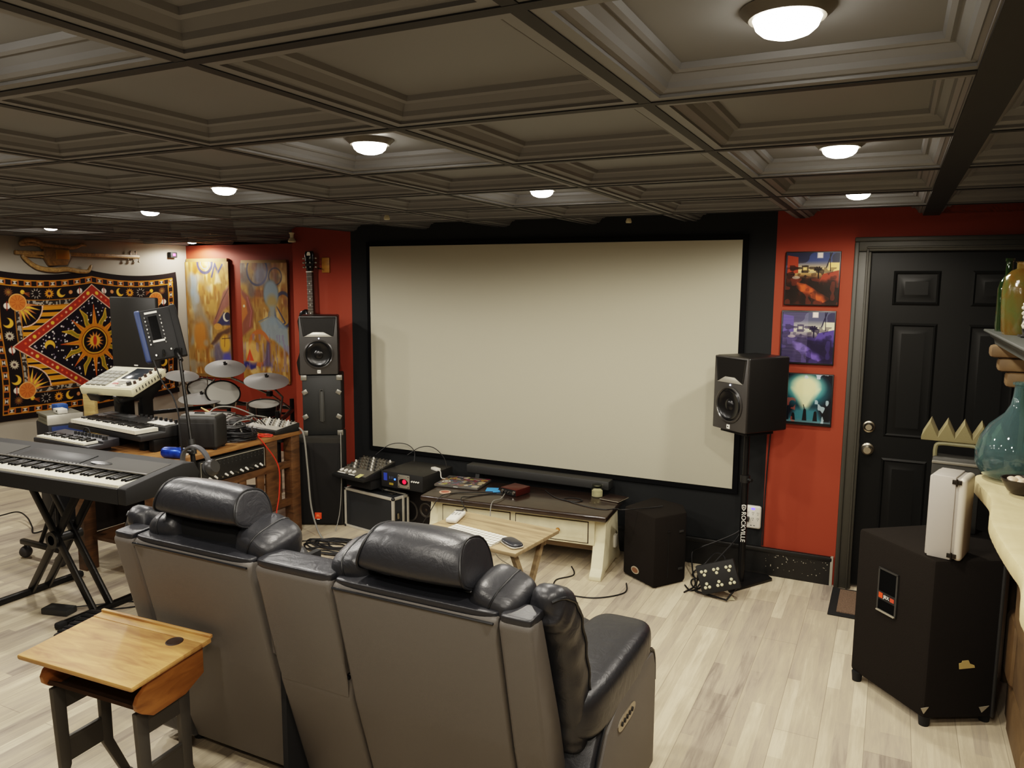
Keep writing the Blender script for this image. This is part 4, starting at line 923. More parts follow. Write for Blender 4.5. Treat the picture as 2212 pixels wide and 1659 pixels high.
framed('framed_print', 'bottom framed print beside the door, bright stage light over a concert crowd', -.545, -.277, .903, 1.179, A)

# ------------------------------------------------------------------ left wall: tapestry, bass, paintings
XT = XL+.012; yc, zc = 4.63, 1.128; hw, hh = .915, .62
A = Art(2*hw, 2*hh, 420, 290, '#17100f')
ORA, DOR, YEL, WH, RD = '#bd7a22', '#96501e', '#cb9a34', '#cfc4b4', '#842a1c'
def frect(x, y, t_, col, a=1.): A.put(A.soft(abs(np.maximum(abs(A.U)-x, abs(A.V)-y))-t_/2), col, a)
bx, by = hw-.055, hh-.055
frect(bx-.025, by-.025, .056, '#1a1210'); frect(bx, by, .007, ORA); frect(bx-.052, by-.052, .007, ORA)
for k in range(-15, 16):
    for sy in (-1, 1):
        x = k*.0545; y = sy*(by-.026)
        A.rect(x-.005, y-.024, x+.005, y+.024, DOR)
        if k % 2: A.poly([(x-.02+.027, y-.012), (x+.020+.027, y-.012), (x+.027, y)], WH); A.poly([(x-.02+.027, y+.012), (x+.02+.027, y+.012), (x+.027, y)], WH); A.line([(x+.007, y+.017), (x+.048, y+.017)], .006, ORA); A.line([(x+.007, y-.017), (x+.048, y-.017)], .006, ORA)
for k in range(-10, 11):
    for sx in (-1, 1):
        y = k*.0535; x = sx*(bx-.026)
        A.rect(x-.024, y-.005, x+.024, y+.005, DOR)
        if k % 2: A.poly([(x-.012, y+.007), (x-.012, y+.047), (x, y+.027)], WH); A.poly([(x+.012, y+.007), (x+.012, y+.047), (x, y+.027)], WH); A.line([(x+.018, y+.007), (x+.018, y+.047)], .006, ORA); A.line([(x-.018, y+.007), (x-.018, y+.047)], .006, ORA)
def moon(x, y, r, d=1, col=YEL): A.disc(x, y, r, col); A.disc(x+r*.42*d, y+r*.25, r*.78, '#17100f')
def star(x, y, r, n, col, r0=.45, w_=.14, cc=None):
    for k in range(n):
        a = 2*PI*k/n; A.poly([(x+r0*r*math.cos(a-w_*2), y+r0*r*math.sin(a-w_*2)), (x+r*math.cos(a), y+r*math.sin(a)), (x+r0*r*math.cos(a+w_*2), y+r0*r*math.sin(a+w_*2))], col)
    if cc: A.disc(x, y, r*.62, col); A.disc(x, y, r*.3, cc)
def planet(x, y, r): A.disc(x, y, r, WH); A.line([(x, y-r*1.3), (x, y+r*1.3)], r*.35, '#7a2a1c')
def comet(x, y, r, d): A.disc(x, y, r*.6, YEL); [A.line([(x+d*.3*r, y-.2*r), (x+d*r*1.9, y-r*(1.2-.5*q))], .005, DOR) for q in range(3)]
yb_ = hh-.165
row = [(0, 'p'), (.118, 'p'), (.20, 'd'), (.285, 'm'), (.39, 's'), (.505, 'w'), (.63, 'c'), (.735, 'f')]
for sx in (-1, 1):
    for sy in (-1, 1):
        for x, k in row:
            X, Yq = sx*x, sy*yb_
            if k == 'p' and x > 0: planet(X, Yq, .024)
            elif k == 'd': A.disc(X, Yq, .017, '#b8784a')
            elif k == 'm': moon(X, Yq, .038, 1)
            elif k == 's': star(X, Yq, .045, 12, ORA, .6, .13, '#2a1428')
            elif k == 'w': star(X, Yq, .048, 10, WH, .55, .07)
            elif k == 'c': comet(X-sx*.01, Yq+.01, .03, 1 if sx < 0 else -1)
            elif k == 'f': star(X, Yq, .042, 12, '#5a3a22', .5, .15, '#7a5a2a')
    X = sx*(hw-.165)
    for y, k in ((.34, 'p'), (.2, 'm'), (.09, 'f'), (-.03, 'p'), (-.15, 'f'), (-.28, 'm'), (-.37, 'p')):
        if k == 'p': planet(X, y, .026)
        elif k == 'm': moon(X, y, .042, -1)
        else: star(X, y, .042, 12, '#a89c84', .6, .14, '#3a2a2a')
ix, iy = hw-.262, hh-.255
frect(ix+.012, iy+.010, .044, '#2a2420'); frect(ix+.036, iy+.034, .005, ORA); frect(ix-.012, iy-.012, .006, ORA)
g = A.noise(70, 70, 5); A.put((abs(np.maximum(abs(A.U)-ix-.012, abs(A.V)-iy-.010)) < .018)*(g > .55), '#8f887a', .9)
inside = (abs(A.U) < ix-.016) & (abs(A.V) < iy-.016)
A.put(inside*(np.mod(A.V+.02, .056) < .032), '#b8741a'); A.put(inside*(np.mod(A.V+.02+.004, .056) < .006), YEL, .8)
for sx in (-1, 1):
    for sy in (-1, 1):
        X, Yq = sx*(ix-.01), sy*(iy-.01)
        qd = (abs(A.U) < ix-.014) & (abs(A.V) < iy-.014)
        r_ = np.hypot(A.U-X, A.V-Yq); A.put(qd*(r_ < .185), '#140d10'); A.put(qd*(abs(r_-.187) < .005), '#c9a08a')
        for k in range(7):
            a = math.atan2(-sy, -sx)+(k-3)*.27; l = .175 if k % 2 else .15
            A.poly([(X+.05*math.cos(a-.28), Yq+.05*math.sin(a-.28)), (X+l*math.cos(a), Yq+l*math.sin(a)), (X+.05*math.cos(a+.28), Yq+.05*math.sin(a+.28))], YEL if k % 2 else '#b06a3a')
        A.disc(X+sx*.02, Yq+sy*.02, .072, '#b0602a'); A.ring(X+sx*.02, Yq+sy*.02, .07, .006, '#d09a5a')
        for k in range(10): A.line([(X+sx*.02+.02*math.cos(k*.63), Yq+sy*.02+.02*math.sin(k*.63)), (X+sx*.02+.06*math.cos(k*.63), Yq+sy*.02+.06*math.sin(k*.63))], .003, '#7a3a14')
dm = abs(A.U)/.742+abs(A.V)/.50
A.put(A.soft((dm-1)*.42), '#d9b79a'); A.put(A.soft((dm-.985)*.42), RD)
rr = random.Random(3)
for q in (-1, 1):
    for p in (-1, 1):
        for k in range(1, 16):
            f_ = k/16; x, y = q*.672*f_, p*.453*(1-f_); c = ['#c9502a', YEL, '#d08a6a', '#c9502a'][k % 4]; A.disc(x, y, .010+.006*(k % 4 == 1), c)
A.put(A.soft((dm-.825)*.42), '#d9b79a'); A.put(A.soft((dm-.808)*.42), '#140d14')
for k in range(520):
    x, y = rr.uniform(-.6, .6), rr.uniform(-.41, .41)
    if abs(x)/.742+abs(y)/.50 < .78 and math.hypot(x, y) > .17: A.disc(x, y, rr.choice((.005, .006, .008)), rr.choice(('#e6dfd2', '#cfc6bb', '#8a7f90')))
for sx in (-1, 1): A.disc(sx*.42, 0, .047, YEL); A.disc(sx*.42, -.026, .036, '#140d14')
for k in range(16):
    a = 2*PI*k/16
    if k % 2 == 0:
        l = .30 if k % 4 else .33
        A.poly([(.115*math.cos(a-.24), .115*math.sin(a-.24)), (l*math.cos(a), l*math.sin(a)), (.115*math.cos(a+.24), .115*math.sin(a+.24))], ORA); A.line([(.14*math.cos(a), .14*math.sin(a)), (l*.95*math.cos(a), l*.95*math.sin(a))], .006, '#a8361c')
    else:
        P = [(r_*math.cos(a+w_), r_*math.sin(a+w_)) for r_, w_ in ((.115, -.18), (.18, -.05), (.24, -.12), (.32, .03))]+[(r_*math.cos(a+w_), r_*math.sin(a+w_)) for r_, w_ in ((.24, .03), (.18, .12), (.115, .2))]
        A.poly(P, '#7a6a1c'); A.line(P+[P[0]], .006, YEL)
A.disc(0, 0, .155, '#b06a14', .9); A.disc(0, 0, .112, '#140d0d'); A.ring(0, 0, .110, .008, YEL); A.ring(0, 0, .122, .004, '#140d0d'); star(0, 0, .085, 14, '#c07a3a', .5, .12); A.disc(0, 0, .046, YEL); A.disc(0, 0, .018, '#a4341c', k=2.4)
def tapf(u, v):
    # hung from three points, so the upper edge sags between them; gentle folds
    uu = u/hw; vv = v/hh
    sag = -.045*(1-(2*abs(uu)-1)**2)*np.clip((vv+1)/2, 0, 1)+.012
    side_ = .02*np.sin(vv*3)*uu
    bot = .05*(1-abs(uu))*np.clip((1-vv)/2, 0, 1)*-1+.03*(uu)*np.clip((1-vv)/2, 0, 1)
    x = XT+.004+.006*(1+np.sin(uu*7+vv*2))+.006*(1+np.sin(vv*5+uu*3))
    return np.stack([x, yc+u+side_, zc+v+sag+bot*.6], 1)
o = A.build('wall_tapestry', tapf, CLOTHM); tag(o, 'black and orange sun and moon tapestry hung on the left wall', 'tapestry')

WB = wood('carved brown wood', '#6f5632', '#a07f4a', .45, (10, 10, 10))
th = thing('bass_guitar', 'carved brown wooden bass guitar mounted flat on the wall above the tapestry', 'bass guitar', (XL+.03, 4.2, 1.87))
def bp(y, z): return (y, z)
b = MB(); X0, X1 = XL+.012, XL+.045
cy_, cz_ = 4.52, 1.90
b.bb((X0, 3.965, 1.878), (X1, 5.14, 1.912), bev=.006); b.build('neck', WB, th)
b = MB(); b.prism([(4.20, 1.945), (4.42, 1.945), (4.44, 1.87), (4.40, 1.80), (4.24, 1.79), (4.20, 1.86)], X0, X1+.006, axis='x', bev=.006)
b.build('body_block', wood('dark carved wood', '#5a4322', '#7a5a30', .4, (8, 8, 8)), th)
for pts in ([(4.22, 1.94), (4.12, 1.97), (4.02, 1.965), (4.05, 1.995), (4.14, 2.0), (4.22, 1.965), (4.36, 1.955), (4.48, 1.955), (4.56, 1.985), (4.60, 1.975)], [(4.20, 1.86), (4.10, 1.87), (4.03, 1.87), (4.10, 1.80), (4.18, 1.765), (4.30, 1.755), (4.40, 1.765), (4.52, 1.748), (4.60, 1.75), (4.63, 1.79), (4.64, 1.805)]):
    b = MB(); P = crom([Vector((XL+.03, y, z)) for y, z in pts], 5); n = len(P)
    rings = []
    for i, p in enumerate(P):
        tg = (P[min(i+1, n-1)]-P[max(i-1, 0)]).normalized(); nn = Vector((0, -tg.z, tg.y)); r_ = .022*math.sin(PI*min(max((i+1.5)/(n+2), .05), .95))**.5
        rings.append([p+nn*r_*math.cos(a)+Vector((1, 0, 0))*r_*.7*math.sin(a) for a in [2*PI*k/10 for k in range(10)]])
    b.loft(rings); b.build('body_horn', WB, th, ang=70)
b = MB(); b.bb((X1, 4.30, 1.85), (X1+.012, 4.42, 1.93), bev=.003); b.bb((X1, 4.17, 1.93), (X1+.01, 4.19, 1.955)); b.build('pickup', mat('brass hardware', '#b08a3a', .35, metal=.8), th)
for k in range(5):
    b = MB(); y = 5.02+.028*k; sg = 1 if k % 2 else -1; b.cyl((XL+.03, y, 1.895+sg*.017), (XL+.03, y, 1.895+sg*.042), .004); b.sph((XL+.03, y, 1.895+sg*.046), .010, seg=10); b.build('tuning_peg', STEEL, th)
th = thing('wall_sensor', 'tiny black device with pink light high in the left corner', 'sensor', (XL, 5.52, 1.93))
b = MB(); b.bb((XL, 5.49, 1.90), (XL+.05, 5.57, 1.955), bev=.006); b.build('housing', MBLK, th)
b = MB(); b.bb((XL+.048, 5.515, 1.918), (XL+.053, 5.545, 1.942), bev=.002); b.build('pink_light', mat('pink glow', '#ff3fae', .4, emit=3.), th)

def painting(name, label, x0, x1, z0, z1, A):
    th = thing(name, label, 'painting', ((x0+x1)/2, YR, z0), 0, 'pair of abstract canvases')
    b = MB(); b.bb((x0, YR-.03, z0), (x1, YR-.001, z1), bev=.002); b.build('stretcher', mat('ochre canvas edge', '#8a6a3a', .8), th)
    A.build('painted_face', lambda u, v: np.stack([(x0+x1)/2+u, np.full_like(u, YR-.0305), (z0+z1)/2+v], 1), ARTM, th)
def ochre(w_, h_, seed):
    A = Art(w_, h_, 130, 220, '#a07a3c'); n1 = A.noise(14, 5, seed); n2 = A.noise(30, 9, seed+1); n3 = A.noise(50, 20, seed+2)
    A.put(np.clip((n1-.45)*3, 0, 1), '#9a5f1e', .8); A.put(np.clip((n2-.55)*4, 0, 1), '#cfae70', .8); A.put(np.clip((n3-.6)*4, 0, 1), '#6f4414', .55); A.put(np.clip((.38-n2)*4, 0, 1), '#84612c', .6)
    return A
w_, h_ = .60, 1.14
A = ochre(w_, h_, 20); BL, NV, BRN = '#7f909b', '#1f2750', '#5a3a30'
A.disc(-.21, .34, .075, BL, .85, 1.5, blur=.04); A.poly([(-.27, .28), (-.14, .28), (-.05, .05), (.05, -.08), (.03, -.25), (-.14, -.02), (-.2, -.2), (-.27, -.3), (-.2, .0)], BL, .7, blur=.05); A.disc(-.12, -.16, .10, '#b0702a', .9, 1.6, blur=.05)
A.put(np.clip((A.noise(12, 8, 70)-.52)*4, 0, 1), '#7a5a34', .5); A.put(np.clip((A.noise(11, 9, 71)-.6)*5, 0, 1)*(A.U < .1), '#8b98a0', .45); A.ring(-.02, .56, .10, .03, NV, .8); A.ring(-.02, .56, .06, .012, BL, .8); A.line([(.07, .42), (.12, .55), (.16, .46), (.22, .54)], .022, NV, .8); A.poly([(.10, .35), (.15, .48), (.20, .36)], '#d8c49a', .7, blur=.03)
A.poly([(.3, .33), (.22, .27), (.15, .10), (.06, -.05), (.10, -.06), (.22, .09), (.30, .14)], '#7a4a44', .9, blur=.03); A.line([(.29, .30), (.2, .18), (.1, .0)], .012, BRN)
A.poly([(.22, .07), (.30, .0), (.30, -.06), (.10, -.07)], '#26264a', .95, blur=.02); A.disc(.25, .02, .045, '#d8cfae', .9); A.disc(.268, .028, .04, '#201c30'); A.disc(.13, -.08, .055, '#c0853a', .9, .6)
A.poly([(.30, -.08), (.12, -.15), (.02, -.26), (.06, -.27), (.16, -.19), (.30, -.13)], '#4a3226', .9, blur=.02)
A.poly([(.06, -.26), (.30, -.16), (.30, -.46), (.24, -.42), (.18, -.48), (.06, -.5)], '#55567a', .75, blur=.05); A.disc(.22, -.25, .07, '#d09a30', .9, 1.3, blur=.03); A.disc(.24, -.40, .06, '#4a4aa0', .8, blur=.04); A.line([(.18, -.2), (.29, -.19)], .008, '#3a2a1a'); A.line([(.22, -.17), (.21, -.28)], .006, '#5a2a12')
PA_ = A
A = ochre(w_, h_, 40)
A.put(np.clip((A.noise(9, 7, 60)-.5)*4, 0, 1)*(A.V > .22), '#4a4a5c', .6); A.put(np.clip((A.noise(16, 12, 61)-.55)*4, 0, 1)*(A.V > .1), '#6a3a30', .5); A.ring(-.08, .50, .13, .02, NV, .7, 1.1); A.disc(-.02, .44, .1, '#6f7590', .6, 1., blur=.06); A.ring(.15, .44, .08, .014, NV, .6); A.ring(.24, .12, .11, .022, NV, .8, 1.5); A.line([(.16, .15), (.26, .0), (.18, -.05)], .016, NV, .8)
A.disc(.09, .27, .098, '#5c6a74', .8, 1.42, blur=.02); A.disc(.09, .27, .088, BL, .95, 1.42, blur=.02); A.disc(.10, .18, .07, '#a8843a', .7, 1.2, blur=.05); A.rect(.06, -.02, .14, .16, BL, .75, blur=.04); A.poly([(-.07, -.01), (.05, .05), (.15, .05), (.29, -.06), (.30, -.30), (.12, -.18), (-.02, -.12)], BL, .9, blur=.03); A.line([(-.08, 0), (.05, .05), (.06, .10)], .008, '#5c6a74'); A.line([(.29, -.06), (.15, .05), (.14, .1)], .008, '#5c6a74')
A.poly([(-.3, .32), (-.2, .25), (-.14, .1), (-.16, -.06), (-.30, -.15)], '#7a4236', .9, blur=.03); A.poly([(-.3, .27), (-.24, .2), (-.22, .08), (-.3, -.02)], '#b0682a', .9, blur=.02); A.line([(-.22, .24), (-.17, .1), (-.2, -.05)], .010, '#a05a5a'); A.disc(-.265, .15, .014, '#d8c49a')
A.ring(-.08, -.26, .13, .035, '#b0602a', .9, 1.25); A.poly([(.02, -.18), (.06, -.2), (.06, -.38), (.09, -.44), (-.06, -.44), (-.02, -.38)], '#4a4466', .85, blur=.03); A.poly([(-.3, -.40), (-.12, -.40), (-.14, -.46), (-.2, -.48), (-.24, -.44), (-.29, -.48)], '#27266a', .95, blur=.02); A.disc(-.17, -.31, .09, '#d8a860', .8, 1.2, blur=.04); A.poly([(-.26, -.39), (-.21, -.27), (-.16, -.39)], '#c8401c', .9); A.put((abs(A.V+.30) < .18)*(A.noise(60, 9, 7) > .66), '#7a6a8a', .5)
painting('abstract_painting', 'left tall ochre abstract canvas with crescent moon and blue figure', -6.545, -5.975, .69, 1.895, PA_)
painting('abstract_painting', 'right tall ochre abstract canvas with blue grey head and shoulders', -5.79, -5.21, .68, 1.875, A)

# ------------------------------------------------------------------ slatted wooden desk
DW = wood('mission oak', '#412c18', '#634528', .45, (3, 3, 14), 3, 5)
DT = wood('mission oak top', '#6e4c2a', '#946a3e', .4, (14, 2, 14), 3, 5)
t = thing('wooden_desk', 'wooden slatted desk covered with cables and gear, against the drum corner', 'desk', (-3.86, 3.28, 0))
dx0, dx1, dy0, dy1, dz = -4.18, -3.485, 2.74, 3.90, .69
b = MB(); b.bb((dx0, dy0, dz-.028), (dx1, dy1, dz), bev=.004); b.build('desk_top', DT, t)
for x in (dx0+.06, dx1-.045):
    for y in (dy0+.05, dy1-.045):
        b = MB(); b.bb((x-.035, y-.04, 0), (x+.035, y+.04, dz-.028), bev=.004); b.build('leg', DW, t)
for z0, z1 in ((.60, .662), (.455, .50), (.20, .25)):
    b = MB(); b.bb((dx1-.045, dy0+.09, z0 if z0 < .6 else .655), (dx1-.02, dy1-.085, z1), bev=.003); b.build('side_rail', DW, t)
for y in (2.98, 3.12, 3.26, 3.40, 3.55, 3.70):
    b = MB(); b.bb((dx1-.042, y-.03, .245), (dx1-.024, y+.03, .46), bev=.002); b.build('slat', DW, t)
b = MB(); b.bb((dx1-.042, 3.60, .245), (dx1-.022, 3.70, .66), bev=.002); b.build('slat', DW, t)
b = MB(); b.bb((dx0+.05, dy0+.06, .18), (dx1-.06, dy1-.06, .20)); b.build('lower_shelf', DW, t)
b = MB(); b.bb((dx0+.02, dy0+.04, .20), (dx0+.04, dy1-.04, .66)); b.build('back_board', mat('dark back board', '#241a12', .8), t)
th = thing('rack_patchbay', 'black rack unit with rows of jacks set under the desk top', 'rack unit', (-3.50, 3.32, .5))
b = MB(); b.bb((-3.74, 3.06, .508), (-3.492, 3.575, .645), bev=.003); b.build('chassis', BLK, th)
b = MB()
for k in range(16):
    y = 3.085+.031*k
    for z in (.60, .62): b.cyl((-3.492, y, z), (-3.488, y, z), .005, seg=8)
b.build('jack_sockets', DGR, th)
for k in range(12):
    b = MB(); y = 3.09+.040*k; b.cyl((-3.492, y, .532+.004*(k % 3)), (-3.47, y, .529), .007, .005, seg=8); b.build('plug', WHT if k % 3 else STEEL, th)
b = MB(); b.tube([(-3.489, 3.07, .52), (-3.489, 3.07, .635), (-3.489, 3.565, .635), (-3.489, 3.565, .52)], .0025); b.build('pale_outline', mat('pale line', '#8f8a7c', .5), th)
rr = random.Random(21)
for k in range(9):
    y = 3.0+.085*k; pts = [(-3.60+.02*rr.random(), y, .50), (-3.58, y+rr.uniform(-.05, .05), .40), (-3.62, y+rr.uniform(-.1, .1), .30), (-3.60, y+rr.uniform(-.1, .1), .205)]
    cord('cable', 'cables hanging inside the slatted wooden desk', pts, r=.004, m=[CABLE, GCABLE, CABLE][k % 3], group='cables inside the desk')
for k in range(4):
    th = thing('power_strip', 'dark boxes and white plugs on the lower shelf inside the slatted desk', 'equipment', (-3.80, 2.98+.22*k, .202), R(8*k), 'boxes on the lower desk shelf')
    b = MB(); b.box((0, 0, .06), (.22, .16, .12), bev=.006); b.build('box_body', MBLK, th, w=False)
    b = MB(); b.box((.112, .02, .07), (.03, .06, .022), bev=.003); b.build('white_plug', WHT, th, w=False)

# things on the desk top
def amp(label, loc, rz, w_, d_, h_):
    th = thing('practice_amplifier', label, 'amplifier', loc, rz)
    b = MB(); b.bb((-w_/2, -d_/2, .008), (w_/2, d_/2, h_), bev=.018, seg=3); b.build('cabinet', mat('amp vinyl', '#201f1d', .6, bump=.4, bscale=300), th, w=False)
    b = MB(); b.box((0, -d_/2-.002, h_*.45), (w_*.86, .008, h_*.72), bev=.003); b.build('grille', GRILLE, th, w=False)
    b = MB(); b.box((0, 0, h_+.003), (w_*.88, d_*.75, .010), bev=.003); b.build('control_panel', mat('amp panel grey', '#5f5e59', .5), th, w=False)
    for x in (-1, 1):
        for y in (-1, 1):
            b = MB(); b.cyl((x*w_*.4, y*d_*.35, 0), (x*w_*.4, y*d_*.35, .012), .012); b.build('foot', RUB, th, w=False)
    b = MB(); b.tube([(-w_*.2, 0, h_), (-w_*.18, 0, h_+.012), (w_*.05, 0, h_+.012), (w_*.07, 0, h_)], .005); b.build('handle', BLK, th, w=False)
    b = MB(); b.box((w_*.32, -.01, h_+.009), (.028, .02, .003)); b.build('switch', MBLK, th, w=False)
amp('small black practice amplifier at the near end of the wooden desk', (-3.622, 3.215, .69), R(22), .235, .15, .195)
th, T, ln = mixer('desk_mixer', 'long silver and black mixing desk at the far end of the wooden desk', (-3.655, 3.80, .692), R(-8), .34, .20, 10, 4, R(4), BLK, mat('silver mixer panel', '#a8a498', .4, metal=.3), [STEEL, WHT, DGR], 0, .04)
th = thing('rack_effects_unit', 'flat grey rack effects unit lying behind the cable pile on the desk', 'rack unit', (-3.975, 3.42, .691), R(-4))
b = MB(); b.bb((-.14, -.10, .0), (.14, .11, .044), bev=.003); b.build('chassis', mat('rack grey', '#3c3a38', .45), th, w=False)
b = MB(); b.box((0, -.103, .023), (.30, .006, .044)); b.build('front_panel', mat('rack panel', '#7a776e', .4, metal=.3), th, w=False)
th = thing('tablet_controller', 'dark slanted controller plate lying beneath the drumstick', 'controller', (-4.02, 3.66, .69), R(-6))
b = MB(); b.prism([(-.13, .02), (.13, .06), (.13, .074), (-.13, .032)], -.15, .15, axis='x', bev=.003); b.bb((-.14, -.12, 0), (.14, .12, .022)); b.build('plate', mat('charcoal plate', '#353433', .4), th, w=False)
def coil(label, c, r0, turns, m, rt=.0042, sq=.75, seed=0, name='cable_coil', spread=0.):
    rr = random.Random(seed); pts = []; ox = oy = 0; rk = 1
    for k in range(turns*14):
        if spread and k % 7 == 0: ox, oy, rk = rr.uniform(-spread, spread), rr.uniform(-spread, spread)*.5, rr.uniform(.45, 1.15)
        a = 2*PI*k/14; r_ = r0*rk*(1+rr.uniform(-.16, .12)*(.4 if spread else 1)); pts.append((c[0]+ox+r_*math.cos(a), c[1]+oy+r_*sq*math.sin(a), c[2]+rt+(rr.uniform(0, .012) if spread else rt*1.2*(k/14)*.55+rr.uniform(0, .004))))
    b = MB(); b.tube(pts, rt, smooth=2, seg=6); return tag(b.build(name, m), label, 'cable')
coil('big coil of black cable in the middle of the wooden desk top', (-3.64, 3.47, .69), .14, 16, CABLE, seed=1, rt=.005)
coil('second looser coil of dark grey cable heaped on the big black coil', (-3.66, 3.44, .765), .11, 7, mat('dark grey cable', '#3a3a39', .4), seed=8, rt=.0045)
coil('small coil of red cable at the far corner of the wooden desk', (-3.53, 3.62, .69), .05, 3, RCABLE, seed=2, rt=.0035)
cord('cable', 'grey cable arching from the desk mixer over the cable coil', [(-3.72, 3.72, .80), (-3.80, 3.62, .86), (-3.86, 3.52, .86), (-3.84, 3.42, .78), (-3.76, 3.36, .715)], m=GCABLE, r=.0045)
cord('cable', 'second grey cable looping at the far end of the desk', [(-3.60, 3.70, .80), (-3.64, 3.60, .82), (-3.66, 3.54, .78), (-3.60, 3.50, .72)], m=GCABLE, r=.0045)
cord('cable', 'bright red cable draping down the desk side to the floor', [(-3.56, 3.56, .708), (-3.495, 3.53, .705), (-3.468, 3.55, .66), (-3.466, 3.66, .50), (-3.466, 3.66, .32), (-3.468, 3.63, .15), (-3.42, 3.66, .03), (-3.37, 3.72, .005), (-3.34, 3.64, .005), (-3.42, 3.55, .005), (-3.48, 3.64, .005), (-3.40, 3.70, .005)], m=RCABLE, r=.0038)
cord('cable', 'thick grey cable running from the desk corner down to the floor coil', [(-3.52, 3.86, .72), (-3.45, 3.88, .68), (-3.43, 3.89, .45), (-3.40, 3.88, .2), (-3.34, 3.86, .06), (-3.26, 3.82, .006), (-3.20, 3.78, .006)], m=GCABLE, r=.006)
cord('cable', 'thin grey cable hanging down the right edge of the floor speaker', [(-3.33, 4.12, .64), (-3.30, 4.08, .645), (-3.285, 4.06, .5), (-3.28, 4.05, .3), (-3.29, 4.04, .12), (-3.28, 3.98, .005)], m=GCABLE, r=.003)
coil('loose tangle of dark cable on the floor in front of the silver edged case', (-3.07, 3.74, 0), .19, 9, CABLE, rt=.0045, sq=.6, seed=5, spread=.09)
cord('cable', 'dark cable trailing left along the floor from the tangle toward the sofa', [(-3.10, 3.72, .006), (-3.18, 3.66, .006), (-3.26, 3.56, .006), (-3.36, 3.50, .006), (-3.5, 3.48, .006)], r=.005)
cord('cable', 'dark cable trailing right along the floor from the tangle behind the headrest', [(-3.0, 3.72, .006), (-2.9, 3.80, .006), (-2.78, 3.78, .006), (-2.7, 3.70, .006), (-2.78, 3.62, .006), (-2.86, 3.64, .006)], r=.005)
rr = random.Random(33)
for k in range(6):
    x = -3.60-.05*k; cord('cable', 'loose cables strewn over the gear at the far end of the desk', [(x, 3.70+.02*k, .745), (x-.03, 3.66, .79+.02*rr.random()), (x+rr.uniform(-.06, .06), 3.58, .80+.03*rr.random()), (x+rr.uniform(-.08, .08), 3.50, .80), (x+rr.uniform(-.1, .1), 3.42, .765)], r=.0038, m=[CABLE, GCABLE, mat('dark grey cable')][k % 3], group='loose cables on the desk')
th = thing('drumstick', 'pale wooden drumstick lying across the desk gear', 'drumstick', (-4.02, 3.67, .80))
p, q = Vector((-4.22, 3.74, .807)), Vector((-3.84, 3.60, .760)); M = frame(p, q-p, (0, 0, 1)) @ Matrix.Rotation(PI/2, 4, 'Y'); L_ = (q-p).length
b = MB(); b.lathe([(0, 0), (.004, .001), (.0055, .007), (.0035, .015), (.0075, .07), (.0078, L_-.01), (.005, L_), (0, L_)], M=M, seg=14); b.build('stick', wood('pale hickory', '#c09a5a', '#d8b678', .5), th)
th = thing('drink_can', 'blue and silver can lying at the near corner of the wooden desk', 'can', (-3.54, 2.93, .722), R(15))
M = frame((-.07, 0, 0), (0, 1, 0), (0, 0, 1))
b = MB(); M = Matrix.Translation((-.06, 0, 0)) @ Matrix.Rotation(PI/2, 4, 'Y'); b.lathe([(0, .004), (.024, .002), (.026, 0), (.0315, .012), (.0315, .108), (.026, .12), (.024, .118), (0, .116)], M=M, seg=24); b.build('can_body', mat('blue can', '#1d3f9c', .3, metal=.5, var=.6, vscale=25), th, w=False)
th = thing('tape_roll', 'small white tape roll standing on the desk beside the blue can', 'tape', (-3.56, 3.02, .69))
b = MB(); b.lathe([(.012, 0), (.024, 0), (.024, .035), (.012, .035), (.012, 0)], cap=False, seg=20); b.build('roll', WHT, th, w=False)

# ------------------------------------------------------------------ keyboards
def keys(th, nw, x0, kw, y0, kl, z, thick, start=0):
    wk = bk = None
    for k in range(nw):
        x = x0+kw*(k+.5)
        if wk is None:
            b = MB(); b.box((0, kl/2, -thick/2), (kw-.0012, kl, thick), bev=.001, seg=1); wk = b.build('white_key', KEYW, th, w=False); wk.location = (x, y0, z)
        else:
            o = wk.copy(); COL.objects.link(o); o.location = (x, y0, z); o.parent = th
        if (k+start) % 7 in (0, 1, 3, 4, 5) and k < nw-1:
            if bk is None:
                b = MB(); b.prism([(kl*.37, 0), (kl*.41, kw*.42), (kl, kw*.46), (kl, 0)], -kw*.26, kw*.26, axis='x', bev=.0012); bk = b.build('black_key', KEYB, th, w=False); bk.location = (x+kw/2, y0, z)
            else:
                o = bk.copy(); COL.objects.link(o); o.location = (x+kw/2, y0, z); o.parent = th
# big workstation
th = thing('workstation_keyboard', 'large dark grey workstation keyboard on the folding X stand', 'keyboard', (-3.632, 2.335, .70), R(3.2))
L_, D_ = 1.40, .42; y0 = -D_/2
b = MB()
b.prism([(y0, 0), (y0, .068), (y0+.008, .072), (y0+.012, .060), (y0+.165, .060), (y0+.165, .098), (D_/2-.10, .118), (D_/2-.03, .112), (D_/2, .06), (D_/2-.02, 0)], -L_/2+.05, L_/2-.05, axis='x')
for sx in (-1, 1):
    P = [(y0, 0), (y0, .070), (y0+.01, .078), (y0+.165, .100), (D_/2-.10, .120), (D_/2-.03, .112), (D_/2, .06), (D_/2-.02, 0)]
    b.prism(P, sx*(L_/2-.05), sx*(L_/2), axis='x', bev=.004)
b.build('body', mat('workstation grey', '#1e1e1e', .6, spec=.3), th, w=False)
keys(th, 52, .645-52*.0236, .0236, y0+.012, .148, .083, .022)
sl = math.atan2(.020, D_-.265); T = Matrix.Translation((0, y0+.165, .0985)) @ Matrix.Rotation(sl, 4, 'X')
b = MB(); b.box((-.03, .062, .0012), (.44, .115, .003), M=T, bev=.001); b.build('display', mat('dark screen', '#121314', .45), th, w=False)
b = MB(); b.box((.47, .065, .0008), (.36, .14, .0025), M=T, bev=.012); b.build('right_panel', mat('speaker panel grey', '#35332f', .7), th, w=False)
